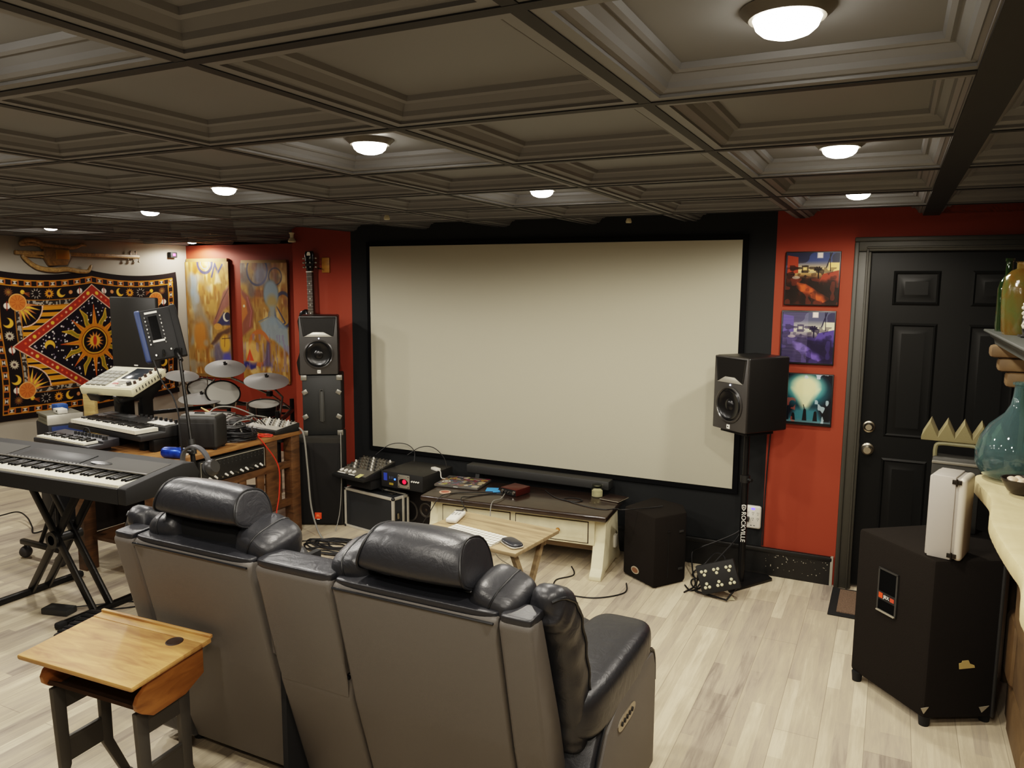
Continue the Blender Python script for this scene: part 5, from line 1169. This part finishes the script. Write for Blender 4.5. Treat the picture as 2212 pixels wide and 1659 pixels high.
b = MB(); b.box((-.50, .065, .0008), (.36, .14, .0025), M=T, bev=.012); b.build('left_panel', mat('speaker panel grey'), th, w=False)
b = MB(); b.prism([(.30+.07*math.cos(a), .045+.018*math.sin(a)) for a in [2*PI*k/24 for k in range(24)]], .001, .0035, M=T); b.build('jog_strip', mat('glossy black', '#0d0d0d', .1), th, w=False)
b = MB()
for k in range(22): b.box((-.30+.026*k, .004, .002), (.014, .007, .003), M=T)
b.build('panel_buttons', GRY, th, w=False)
b = MB(); b.box((0, y0+.160, .098), (L_-.10, .012, .006), bev=.002); b.build('pale_trim_line', mat('trim line', '#55524c', .35), th, w=False)
# X stand under it
th = thing('keyboard_stand', 'black double braced X stand under the large workstation keyboard', 'stand', (-3.76, 2.40, 0))
xa, xb = -3.505, -4.045
for yy, yo in ((2.385, 0), (2.475, 0)):
    for p, q, off in (((xa, 0), (xb+.05, .655), 0), ((xb, 0), (xa-.05, .655), .018)):
        d = Vector((q[0]-p[0], 0, q[1]-p[1])); ang = math.atan2(d.x, d.z); M = Matrix.Translation(((p[0]+q[0])/2, yy+off, (p[1]+q[1])/2+.02)) @ Matrix.Rotation(ang, 4, 'Y')
        b = MB(); b.box((0, 0, 0), (.042, .018, d.length), M=M, bev=.004); b.build('cross_tube', BMET, th)
b = MB(); b.cyl((-3.775, 2.36, .352), (-3.775, 2.52, .352), .026); b.lathe([(0, 0), (.045, 0), (.045, .012), (0, .012)], M=Matrix.Translation((-3.775, 2.372, .352)) @ Matrix.Rotation(PI/2, 4, 'X'), seg=18); b.build('pivot', BLK, th)
for x in (xa, xb):
    b = MB(); b.box((x, 2.44, .018), (.036, .46, .032), bev=.008); b.build('floor_bar', BMET, th)
    for y in (2.21, 2.67):
        b = MB(); b.box((x, y, .018), (.042, .05, .036), bev=.012); b.build('rubber_cap', RUB, th)
for x in (xa-.05, xb+.05):
    b = MB(); b.box((x, 2.42, .685), (.036, .34, .03), bev=.006); b.build('top_bar', BMET, th)
# black folding frame behind it
th = thing('folding_frame', 'black folding frame with ball feet standing behind the X stand', 'stand', (-4.45, 2.75, 0))
b = MB(); b.box((-4.45, 2.73, .10), (.40, .034, .034), bev=.010); b.build('floor_bar', BMET, th)
for x in (-4.625, -4.29):
    b = MB(); b.sph((x, 2.735, .036), .036, seg=18); b.cyl((x, 2.735, .06), (x, 2.735, .095), .008); b.build('ball_foot', mat('grey rubber ball', '#3a3838', .6), th)
for p, q in (((-4.50, 2.75, .10), (-4.25, 2.80, .64)), ((-4.38, 2.79, .10), (-4.42, 2.82, .66))):
    b = MB(); b.cyl(p, q, .013, seg=12); b.build('upright', BMET, th)
b = MB(); b.bb((-4.56, 2.775, .64), (-4.20, 2.88, .672), bev=.006); b.build('support_plate', BMET, th)
# mini keyboard
th = thing('mini_keyboard', 'short black mini keyboard in front of the long MIDI keyboard', 'keyboard', (-4.235, 2.835, .7225), R(-3))
b = MB(); b.prism([(-.095, 0), (-.095, .022), (-.09, .026), (-.005, .026), (-.005, .042), (.095, .046), (.095, 0)], -.26, .27, axis='x', bev=.003)
for x in (-.15, .18): b.bb((x-.03, .0, -.031), (x+.03, .08, .002))
b.build('body', mat('mini black', '#222226', .45), th, w=False)
keys(th, 19, -.235, .0242, -.090, .086, .040, .012)
for k in range(8):
    b = MB(); x = -.07+.034*k; b.cyl((x, .045, .043), (x, .045, .060), .0085, .007, seg=12); b.build('knob', MBLK, th, w=False)
b = MB(); b.cyl((.235, .03, .043), (.235, .03, .062), .015, .013, seg=16); b.build('big_knob', MBLK, th, w=False)
b = MB(); b.tube([(.0, .05, .06), (.015, .05, .085), (.05, .05, .085), (.065, .05, .06)], .003, smooth=4); b.build('patch_lead', CABLE, th, w=False)
# long MIDI keyboard
th = thing('midi_keyboard', 'long MIDI keyboard with white pads on a riser behind the mini keyboard', 'keyboard', (-4.045, 3.075, .762), R(-6.5))
b = MB(); b.prism([(-.135, .0), (-.135, .03), (-.13, .034), (.02, .034), (.02, .062), (.15, .068), (.15, .0)], -.48, .29, axis='x', bev=.004); b.build('body', mat('midi black', '#232323', .45), th, w=False)
keys(th, 29, -.435, .0236, -.140, .142, .060, .022)
for i in range(4):
    for j in range(2):
        b = MB(); b.box((.115+.044*i, .045+.040*j, .069), (.036, .033, .008), bev=.003); b.build('pad', mat('white pad', '#dcd9cc', .5), th, w=False)
for k in range(8):
    b = MB(); b.cyl((-.12+.05*k, .130, .066), (-.12+.05*k, .130, .084), .009, seg=12); b.build('knob', MBLK, th, w=False)
b = MB(); b.box((-.30, .095, .0665), (.30, .05, .002)); b.build('label_strip', mat('dull strip', '#4a4a4a', .4), th, w=False)
th = thing('keyboard_riser', 'black slanted riser legs carrying the long MIDI keyboard above the desk', 'stand', (-3.9, 3.05, .69))
for x in (-4.12, -3.86, -3.775):
    b = MB(); b.bb((x-.022, 2.98, .69), (x+.022, 3.16, .760), bev=.004); b.build('riser_leg', BMET, th)
# equipment left of it
th = thing('stacked_tray', 'grey metal tray box at the left with a blue box and white carton on top', 'box', (-5.13, 3.32, .70), R(-18))
b = MB()
for z0, z1 in ((.0, .012), (.052, .066)): b.bb((-.125, -.10, z0), (.125, .12, z1), bev=.003)
b.bb((-.12, -.09, .012), (.12, .115, .052)); b.build('tray_body', mat('olive grey tray', '#5a584a', .5), th, w=False)
b = MB(); b.bb((.115, -.10, 0), (.128, .12, .066), bev=.002); b.build('silver_end', ALU, th, w=False)
th = thing('blue_box', 'small blue box standing on the grey tray at the far left', 'box', (-5.18, 3.37, .767), R(-12)); b = MB(); b.box((0, 0, .022), (.10, .07, .043), bev=.004); b.box((.01, .0, .045), (.07, .06, .003)); b.build('box_body', mat('blue card', '#1f4a8c', .6), th, w=False)
th = thing('white_carton', 'small white carton beside the blue box on the grey tray', 'carton', (-5.07, 3.30, .767), R(-16)); b = MB(); b.box((0, 0, .016), (.10, .06, .031), bev=.003); b.build('carton_body', WHT, th, w=False)
b = MB(); b.box((.02, -.0305, .018), (.02, .001, .012)); b.build('dark_mark', DGR, th, w=False)
th = thing('tray_stand', 'dark storage unit under the grey tray at the far left', 'cabinet', (-5.13, 3.33, 0), R(-18))
b = MB(); b.bb((-.14, -.11, .0), (.14, .13, .70), bev=.006); b.build('unit_body', mat('navy black', '#17181d', .7), th, w=False)
b = MB(); b.bb((.141, -.09, .56), (.146, .11, .69)); b.build('blue_panel', mat('dull blue panel', '#2a3a66', .6), th, w=False)

# beat machine on its stand
th = thing('laptop_stand', 'black angled stand with white round emblem holding the beat machine', 'stand', (-4.36, 3.35, 0))
for x in (-4.47, -4.26):
    b = MB(); b.prism([(3.33, 0), (3.38, 0), (3.38, .91), (3.48, 1.02), (3.45, 1.03), (3.15, .935), (3.125, .965), (3.115, .96), (3.14, .915), (3.30, .93)], x-.018 if x > -4.3 else x-.05, x+.018 if x > -4.3 else x+.05, axis='x', bev=.004); b.build('support_arm', BMET, th)
b = MB(); b.bb((-4.50, 3.335, .75), (-4.24, 3.37, .80), bev=.004); b.build('cross_bar', BMET, th)
b = MB(); b.lathe([(0, 0), (.022, 0), (.022, .004), (0, .004)], M=frame((-4.445, 3.315, .905), (1, 0, 0), (0, 0, 1)), seg=24); em = b.build('white_emblem', WRITE, th)
b = MB(); b.tube([(-4.445+.012*math.cos(a), 3.3105, .905+.012*math.sin(a)) for a in [PI*.15+1.7*PI*k/14 for k in range(15)]], .0022); b.build('emblem_mark', BLK, em)
th = thing('beat_machine', 'cream beat machine with sixteen pads and tilted screen on a black stand', 'groovebox', (-4.395, 3.29, 1.028), rot=(R(19), 0, R(9)))
th.scale = (.81, .78, .9)
b = MB(); b.bb((-.25, -.20, -.028), (.25, .20, .030), bev=.008); b.build('body', mat('cream shell', '#cfc7a6', .45), th, w=False)
b = MB(); b.bb((-.24, -.185, .030), (.24, .19, .0335), bev=.001); b.build('top_plate', mat('pale top plate', '#d8d1b6', .45), th, w=False)
for i in range(4):
    for j in range(4):
        b = MB(); b.box((-.20+.052*i, -.13+.066*j, .037), (.047, .056, .010), bev=.003); b.build('pad', mat('grey pad', '#8d8b80', .6), th, w=False)
b = MB()
for j in range(4):
    for i in range(4): b.box((-.195+.052*i, -.163+.066*j, .0345), (.036, .006, .002))
b.build('pad_labels', mat('dark mark', '#4a473e', .6), th, w=False)
b = MB(); b.bb((.012, -.03, .033), (.175, .165, .036), bev=.002); b.build('display', mat('slate screen', '#2e3237', .15), th, w=False)
for k in range(5):
    b = MB(); b.cyl((.208, -.10+.062*k, .033), (.208, -.10+.062*k, .055), .012, .010, seg=14); kb = b.build('knob', mat('brown knob', '#3a2a22', .4), th, w=False)
b = MB(); b.cyl((.175, -.125, .033), (.175, -.125, .058), .020, .018, seg=20); b.build('big_knob', DGR, th, w=False)
b = MB(); b.box((.035, -.115, .0345), (.05, .026, .004)); b.build('red_button', mat('faded red', '#b04a44', .5), th, w=False)
b = MB()
for k in range(4): b.box((.09, -.08-.025*k, .0345), (.13 if k < 2 else .05, .006, .003))
b.build('slim_buttons', mat('dark mark'), th, w=False)
b = MB()
for k in range(9): b.box((.2505, -.15+.036*k, .002), (.002, .012, .022))
b.build('side_vents', mat('dark mark'), th, w=False)
th = thing('wood_panel', 'pale wooden board leaning behind the beat machine stand', 'board', (-5.03, 3.50, 0))
b = MB(); b.prism([(-5.08, .0), (-4.96, .0), (-4.99, .885), (-5.105, .885)], 3.49, 3.52, axis='y', bev=.003); b.build('board', wood('pale birch', '#a98c56', '#c4a870', .5), th)
th = thing('monitor_panel', 'black flat upright panel standing behind the beat machine', 'monitor', (-4.67, 3.60, .60))
b = MB(); b.bb((-4.905, 3.595, 1.06), (-4.445, 3.625, 1.555), bev=.008); b.build('panel', mat('dark panel', '#1d1c1a', .5), th)
b = MB(); b.bb((-4.68, 3.592, 1.085), (-4.645, 3.5955, 1.093)); b.build('bright_mark', WRITE, th)
b = MB(); b.cyl((-4.67, 3.64, .64), (-4.67, 3.64, 1.4), .018); b.build('post', BMET, th)
b = MB(); b.bb((-4.82, 3.58, .0), (-4.52, 3.76, .62), bev=.005); b.build('pedestal', MBLK, th)

# mixer held on a tripod stand, headphones
th = thing('tripod_stand', 'tall black tripod microphone stand rising in front of the wooden desk', 'stand', (-3.28, 2.86, 0))
b = MB(); b.cyl((-3.275, 2.87, .28), (-3.36, 2.90, .80), .013); b.cyl((-3.355, 2.90, .76), (-3.475, 2.95, 1.26), .009); b.build('pole', BMET, th)
b = MB(); b.cyl((-3.345, 2.895, .74), (-3.362, 2.90, .82), .021); b.cyl((-3.38, 2.87, .76), (-3.32, 2.87, .76), .010); b.build('clutch', BLK, th)
for k in range(3):
    a = R(25+120*k); b = MB(); b.cyl((-3.275, 2.87, .30), (-3.275+.16*math.cos(a), 2.87+.16*math.sin(a), .012), .009); b.sph((-3.275+.16*math.cos(a), 2.87+.16*math.sin(a), .013), .013, seg=10); b.build('leg', BMET, th)
b = MB(); b.cyl((-3.46, 2.945, 1.24), (-3.60, 3.02, 1.30), .012); b.bb((-3.70, 2.995, 1.26), (-3.52, 3.01, 1.30), bev=.003); b.build('holder_arm', BMET, th)
th = thing('clamped_mixer', 'blue sided mixer with white switches clamped upright on the tripod stand', 'mixer', (-3.64, 2.965, 1.375), rot=(R(-12), R(-11), R(48)))
th.scale = (.68, 1, .97)
b = MB(); b.bb((-.12, -.02, -.145), (.13, .035, .145), bev=.005); b.build('housing', MBLK, th, w=False)
b = MB(); b.bb((-.150, -.025, -.15), (-.105, .055, .15), bev=.012, seg=3); b.build('blue_side', mat('navy blue side', '#26365c', .55), th, w=False)
b = MB(); b.bb((.115, -.028, -.15), (.165, .05, .15), bev=.008); b.build('black_side', mat('soft black side', '#1b1b1b', .8), th, w=False)
for x0, x1, z0 in ((-.075, .02, .12), (-.06, .03, -.045)):
    b = MB(); b.bb((x0, -.023, z0), (x1, -.018, z0+.011)); b.build('white_bar', WRITE, th, w=False)
for i in range(2):
    for j in range(8):
        b = MB(); b.cyl((-.08+.115*i, -.019, .10-.022*j), (-.08+.115*i, -.030, .10-.022*j), .005, seg=8); b.build('knob', STEEL if (i+j) % 2 else GRY, th, w=False)
b = MB(); b.bb((-.055, -.022, -.03), (.01, -.0195, .105)); b.build('dark_window', mat('glossy black'), th, w=False)
for x, z in ((-.06, -.12), (0, -.12), (.06, -.10)):
    b = MB(); b.cyl((x, -.019, z), (x, -.035, z), .006, seg=8); b.build('jack', STEEL, th, w=False)
b = MB(); b.cyl((0, -.02, -.10), (.0, -.05, -.13), .01); b.build('plug', BLK, th, w=False)
th = thing('headphones', 'grey over ear headphones hanging on the tripod stand clutch', 'headphones', (-3.345, 2.83, .70))
C0 = Vector((-3.205, 2.79, .728)); uz = Vector((-.36, -.08, .93)).normalized(); ux = Vector((.93, .10, .36)).normalized(); M = frame(C0, ux, uz.cross(ux)) @ Matrix.Scale(1.08, 4)
P = [(.078*math.cos(a), 0, .085*math.sin(a)) for a in [R(-12)+R(204)*k/20 for k in range(21)]]
b = MB()
n = len(P); rings = [[M @ Vector((p[0]*(1+s_*.05), w_, p[2]*(1+s_*.05))) for s_, w_ in ((-1, -.014), (1, -.014), (1, .014), (-1, .014))] for p in P]
b.loft(rings); b.build('headband', mat('grey headband', '#4c4c4e', .5), th)
for sx in (-1, 1):
    T = M @ Matrix.Translation((.078*sx, 0, -.045)) @ Matrix.Rotation(sx*PI/2, 4, 'Y')
    b = MB(); b.lathe([(0, .028), (.030, .026), (.040, .014), (.042, 0), (.036, -.002), (0, -.002)], M=T, seg=24); e_ = b.build('ear_cup', mat('ear cup', '#2c2b2a', .35), th)
    b = MB(); b.lathe([(.036, -.002), (.044, -.010), (.040, -.020), (.026, -.020), (.022, -.006)], M=T, seg=24, cap=False); b.build('ear_pad', MBLK, e_)
cord('cable', 'thin black cable hanging from the clamped mixer beside the tripod pole', [(-3.62, 2.90, 1.235), (-3.56, 2.90, 1.12), (-3.50, 2.91, 1.05), (-3.46, 2.91, .95), (-3.44, 2.90, .82), (-3.43, 2.90, .71)], r=.004)

# ------------------------------------------------------------------ electronic drum kit in the corner
th = thing('electronic_drum_kit', 'electronic drum kit with grey cymbals and white pads on a black rack', 'drum kit', (-4.95, 4.75, 0))
RKM = mat('rack tube', '#1f1e1d', .35, metal=.5)
def tube_part(name, pts, r, m=RKM, smooth=0):
    b = MB(); b.tube(pts, r, smooth=smooth, seg=12); return b.build(name, m, th)
for p in ((-5.62, 4.35), (-5.35, 5.05), (-4.65, 5.10), (-4.30, 4.55)): tube_part('rack_post', [(p[0], p[1], 0), (p[0], p[1], .66)], .019)
tube_part('rack_bar', [(-5.62, 4.35, .56), (-5.35, 5.05, .56)], .019); tube_part('rack_bar', [(-5.35, 5.05, .58), (-4.65, 5.10, .58)], .019); tube_part('rack_bar', [(-4.65, 5.10, .56), (-4.30, 4.55, .56)], .019)
def cymbal(x, y, z, r, tx, ty, arm):
    T = Matrix.Translation((x, y, z)) @ Matrix.Rotation(R(tx), 4, Vector((.70, .71, 0))) @ Matrix.Rotation(R(ty), 4, 'Y')
    b = MB(); b.lathe([(0, .022), (.02, .022), (.045, .016), (.055, .010), (r*.97, -.012), (r, -.016), (r*.97, -.020), (.05, -.002), (0, .0)], M=T, seg=48); c = b.build('cymbal_pad', mat('grey cymbal rubber', '#8d8b87', .55), th, ang=60)
    b = MB(); b.cyl((0, 0, .0), (0, 0, .05), .006, M=T); b.tube([(-.018, 0, .038), (-.006, 0, .03), (.006, 0, .03), (.018, 0, .038)], .006, M=T); b.lathe([(0, .03), (.014, .03), (.014, .02), (0, .02)], M=T, seg=14); b.build('wing_nut', BLK, c)
    p = T @ Vector((0, 0, -.01)); tube_part('cymbal_arm', [p]+[Vector(a) for a in arm], .009, mat('chrome tube', '#8d8a82', .25, metal=.9))
cymbal(-5.0, 4.70, .957, .163, 20, 1, [(-4.97, 4.74, .86), (-4.72, 4.95, .70), (-4.65, 5.08, .58)])
cymbal(-4.565, 4.72, .875, .178, 15, 2, [(-4.57, 4.76, .83), (-4.40, 4.72, .74), (-4.30, 4.57, .58)])
cymbal(-5.20, 4.62, .70, .185, 8, 0, [(-5.31, 4.66, .64), (-5.40, 4.9, .58)])
cymbal(-5.54, 4.72, .86, .14, 8, 8, [(-5.56, 4.76, .78), (-5.46, 4.86, .58)])
tube_part('cymbal_rod', [(-5.26, 4.74, .70), (-5.26, 4.74, .86)], .004, mat('chrome tube'))
def pad(x, y, z, r, tx, ty, arm, h=.06):
    T = Matrix.Translation((x, y, z)) @ Matrix.Rotation(R(tx), 4, Vector((.70, .71, 0))) @ Matrix.Rotation(R(ty), 4, 'Y')
    b = MB(); b.lathe([(0, -h), (r*.92, -h), (r*.95, -.02), (r, -.015), (r*1.03, 0), (r*1.02, .010), (r*.95, .010), (r*.94, .0)], M=T, seg=40, cap=False); p_ = b.build('drum_pad', mat('drum shell', '#161615', .35), th)
    b = MB(); b.lathe([(r*.945, .003), (r*.5, .004), (0, .004)], M=T, seg=40, cap=False); b.build('mesh_head', mat('mesh head', '#a9a69c', .7), p_)
    for k in range(5):
        a = 2*PI*k/5; b = MB(); b.cyl((r*1.04*math.cos(a), r*1.04*math.sin(a), -.045), (r*1.04*math.cos(a), r*1.04*math.sin(a), .012), .006, M=T, seg=10); b.build('tension_rod', STEEL, p_)
    tube_part('pad_arm', [T @ Vector((0, 0, -h))]+[Vector(a) for a in arm], .010)
pad(-5.06, 4.72, .726, .140, 34, 10, [(-5.02, 4.9, .62), (-5.0, 5.08, .58)])
pad(-4.585, 4.70, .668, .128, 10, 0, [(-4.64, 4.8, .58), (-4.55, 4.94, .56)], .075)
pad(-5.44, 4.86, .72, .14, 24, 14, [(-5.46, 4.9, .6)])
pad(-4.78, 4.36, .60, .165, 4, 0, [(-4.78, 4.4, .5), (-4.5, 4.75, .56)])
tube_part('pad_handle', [(-5.22, 4.70, .76), (-5.17, 4.74, .84)], .008, mat('chrome tube')); tube_part('pad_handle', [(-5.62, 4.74, .74), (-5.56, 4.78, .82)], .008, mat('chrome tube'))
for p in ((-4.55, 4.80, .86), (-4.74, 4.93, .72)):
    b = MB(); b.box(p, (.05, .04, .05), bev=.010); b.build('clamp', BLK, th)
b = MB(); b.bb((-4.40, 4.50, .42), (-4.22, 4.56, .55), bev=.008); b.build('drum_module', BLK, th)

# ------------------------------------------------------------------ guitar, ceiling bits, floor bits
th = thing('electric_guitar', 'black guitar hanging on the red column behind the left monitor', 'guitar', (-3.815, 4.47, .95))
T = Matrix.Translation((-3.815, 4.475, 0)) @ Matrix.Rotation(R(-1.2), 4, 'Y')
b = MB(); P = [(-.022, 1.40), (-.025, 1.44), (-.06, 1.47), (-.11, 1.45), (-.14, 1.38), (-.13, 1.30), (-.115, 1.22), (-.135, 1.14), (-.165, 1.07), (-.15, .98), (-.08, .93), (0, .92), (.08, .93), (.15, .98), (.165, 1.07), (.135, 1.14), (.115, 1.22), (.12, 1.30), (.10, 1.36), (.06, 1.37), (.028, 1.35)]
b.prism(P, -.025, .015, axis='y', M=T, bev=.006); b.build('body', mat('gloss black body', '#0f0e0e', .15), th)
b = MB(); b.bb((-.025, -.032, 1.25), (.025, -.010, 1.74), M=T, bev=.003); nk = b.build('fretboard', wood('rosewood', '#241811', '#3a281c', .45, (20, 20, 3)), th)
for k in range(1, 17):
    b = MB(); z = 1.74-.62*(1-2**(-k/12)); b.bb((-.0255, -.0335, z-.0012), (.0255, -.031, z+.0012), M=T); b.build('fret', mat('fret wire', '#a8a49a', .3, metal=.9), nk)
b = MB()
for k in (3, 5, 7, 9, 12, 15):
    z = 1.74-.62*(1-2**(-(k-.5)/12)); b.cyl((0, -.0322, z), (0, -.0328, z), .005, M=T, seg=10)
b.build('fret_dots', WRITE, nk)
b = MB(); b.bb((-.026, -.034, 1.738), (.026, -.018, 1.745), M=T); b.build('nut', WRITE, nk)
b = MB(); b.prism([(-.025, 1.745), (-.038, 1.79), (-.040, 1.87), (-.030, 1.89), (.030, 1.89), (.040, 1.87), (.038, 1.79), (.025, 1.745)], -.028, -.010, axis='y', M=T, bev=.003); hd = b.build('headstock', mat('gloss black body'), th)
b = MB(); b.prism([(-.016, 1.858), (-.018, 1.868), (-.010, 1.884), (.010, 1.884), (.018, 1.868), (.016, 1.858)], -.0295, -.0278, axis='y', M=T); b.build('head_mark', mat('white lettering'), hd)
for sx in (-1, 1):
    for k in range(3):
        b = MB(); z = 1.775+.032*k; b.cyl((.02*sx, -.030, z), (.02*sx, -.040, z), .006, M=T, seg=10); b.cyl((.04*sx, -.018, z), (.052*sx, -.018, z), .003, M=T); b.sph((.058*sx, -.018, z), .009, M=T, seg=10); b.build('tuning_peg', STEEL, hd)
b = MB()
for k in range(6): b.tube([(-.018+.0072*k, -.036, 1.74), (-.020+.008*k, -.036, 1.05)], .0006, M=T, seg=4)
b.build('strings', STEEL, th)
th = thing('guitar_hanger', 'small wooden guitar hanger plate on the red column', 'hanger', (-3.74, 4.517, 1.79))
b = MB(); b.bb((-3.785, YF-.012, 1.735), (-3.715, YF, 1.845), bev=.003); b.build('plate', wood('honey wood', '#9a6a20', '#c08a34', .4), th)
b = MB(); b.tube([(-3.79, 4.50, 1.765), (-3.765, 4.45, 1.765), (-3.77, 4.44, 1.765)], .005); b.build('hook', BLK, th)
th = thing('motion_sensor', 'small white flared sensor at the ceiling corner of the red column', 'sensor', (-4.04, 4.485, 1.965))
b = MB(); b.lathe([(0, 0), (.026, 0), (.030, .008), (.024, .022), (.014, .034), (.014, .058), (.020, .064), (.020, .070), (0, .070)], M=Matrix.Translation((-4.04, 4.484, 1.958)), seg=20); b.build('sensor_body', mat('ivory plastic', '#c9c2a6', .5), th)
for i, (x, y, lab) in enumerate(((-2.50, 3.52, 'tiny ivory sprinkler cap on the ceiling above the left of the screen'), (-1.355, 4.20, 'tiny ivory sprinkler cap on the ceiling above the right of the screen'))):
    th = thing('ceiling_sprinkler', lab, 'sprinkler', (x, y, 2.004), 0, 'ivory ceiling caps')
    b = MB(); b.lathe([(0, 0), (.015, 0), (.017, .008), (.011, .024), (0, .024)], seg=16); b.build('cap', mat('ivory plastic'), th, w=False)
cord('cable', 'thin black cable arching over the bare floor at the far left', [(-5.60, 3.0, .005), (-5.52, 3.12, .03), (-5.40, 3.16, .06), (-5.25, 3.13, .05), (-5.12, 3.08, .02), (-5.02, 3.03, .005), (-4.98, 3.12, .02), (-4.92, 3.22, .05), (-4.82, 3.26, .04), (-4.74, 3.22, .005)], r=.005)
th = thing('power_brick', 'flat grey power brick on the floor behind the school desk', 'adapter', (-3.685, 2.32, 0), R(15)); b = MB(); b.box((0, 0, .017), (.15, .075, .033), bev=.007); b.build('brick_body', mat('charcoal brick', '#2b2b2a', .55), th, w=False)
th = thing('expression_pedal', 'grey ribbed foot pedal lying on the floor behind the school desk', 'pedal', (-3.395, 2.245, 0), R(12)); b = MB(); b.prism([(-.12, 0), (.12, 0), (.12, .055), (-.12, .028)], -.055, .055, axis='x', bev=.008)
b.build('pedal_base', mat('pedal grey', '#3a3838', .5), th, w=False)
b = MB()
for k in range(6): b.box((0, -.09+.035*k, .034+.0039*k), (.10, .02, .008), bev=.003)
b.build('pedal_tread', RUB, th, w=False)
th = thing('effects_pedal', 'small maroon effects pedal next to the grey foot pedal', 'pedal', (-3.29, 2.30, 0), R(15)); b = MB(); b.box((0, 0, .022), (.075, .11, .042), bev=.004); b.build('pedal_body', mat('maroon pedal', '#5a1f2a', .5, var=.4, vscale=80), th, w=False)
for x, y in ((-.022, .03), (.022, .03), (0, -.03)):
    b = MB(); b.cyl((x, y, .043), (x, y, .054), .007, seg=12); b.build('knob', STEEL, th, w=False)
cord('cable', 'thin cord linking the power brick and the foot pedals on the floor', [(-3.65, 2.365, .02), (-3.60, 2.46, .006), (-3.50, 2.56, .006), (-3.36, 2.60, .006), (-3.42, 2.52, .006), (-3.52, 2.42, .006), (-3.48, 2.36, .03), (-3.44, 2.34, .05)], r=.0035)

# ------------------------------------------------------------------ camera, world, colour
cam = bpy.data.cameras.new('camera'); co = bpy.data.objects.new('camera', cam); COL.objects.link(co)
cam.sensor_fit = 'HORIZONTAL'; cam.sensor_width = 36; cam.lens = 1665.4/2212*36; cam.clip_start = .05
Y, P, RL = .4582, .1295, -.0067
f = Vector((-math.sin(Y)*math.cos(P), math.cos(Y)*math.cos(P), -math.sin(P))); rt = Vector((math.cos(Y), math.sin(Y), 0)); dn = f.cross(rt)
r2 = rt*math.cos(RL)+dn*math.sin(RL); d2 = -rt*math.sin(RL)+dn*math.cos(RL)
M = Matrix((r2, -d2, -f)).transposed().to_4x4(); M.translation = (0, 0, 1.665); co.matrix_world = M
SC.camera = co
w = bpy.data.worlds.new('World'); SC.world = w; w.use_nodes = True
w.node_tree.nodes['Background'].inputs[0].default_value = (1, .9, .8, 1); w.node_tree.nodes['Background'].inputs[1].default_value = .05
SC.view_settings.view_transform = 'Filmic'; SC.view_settings.look = 'Medium High Contrast'; SC.view_settings.exposure = 0.25
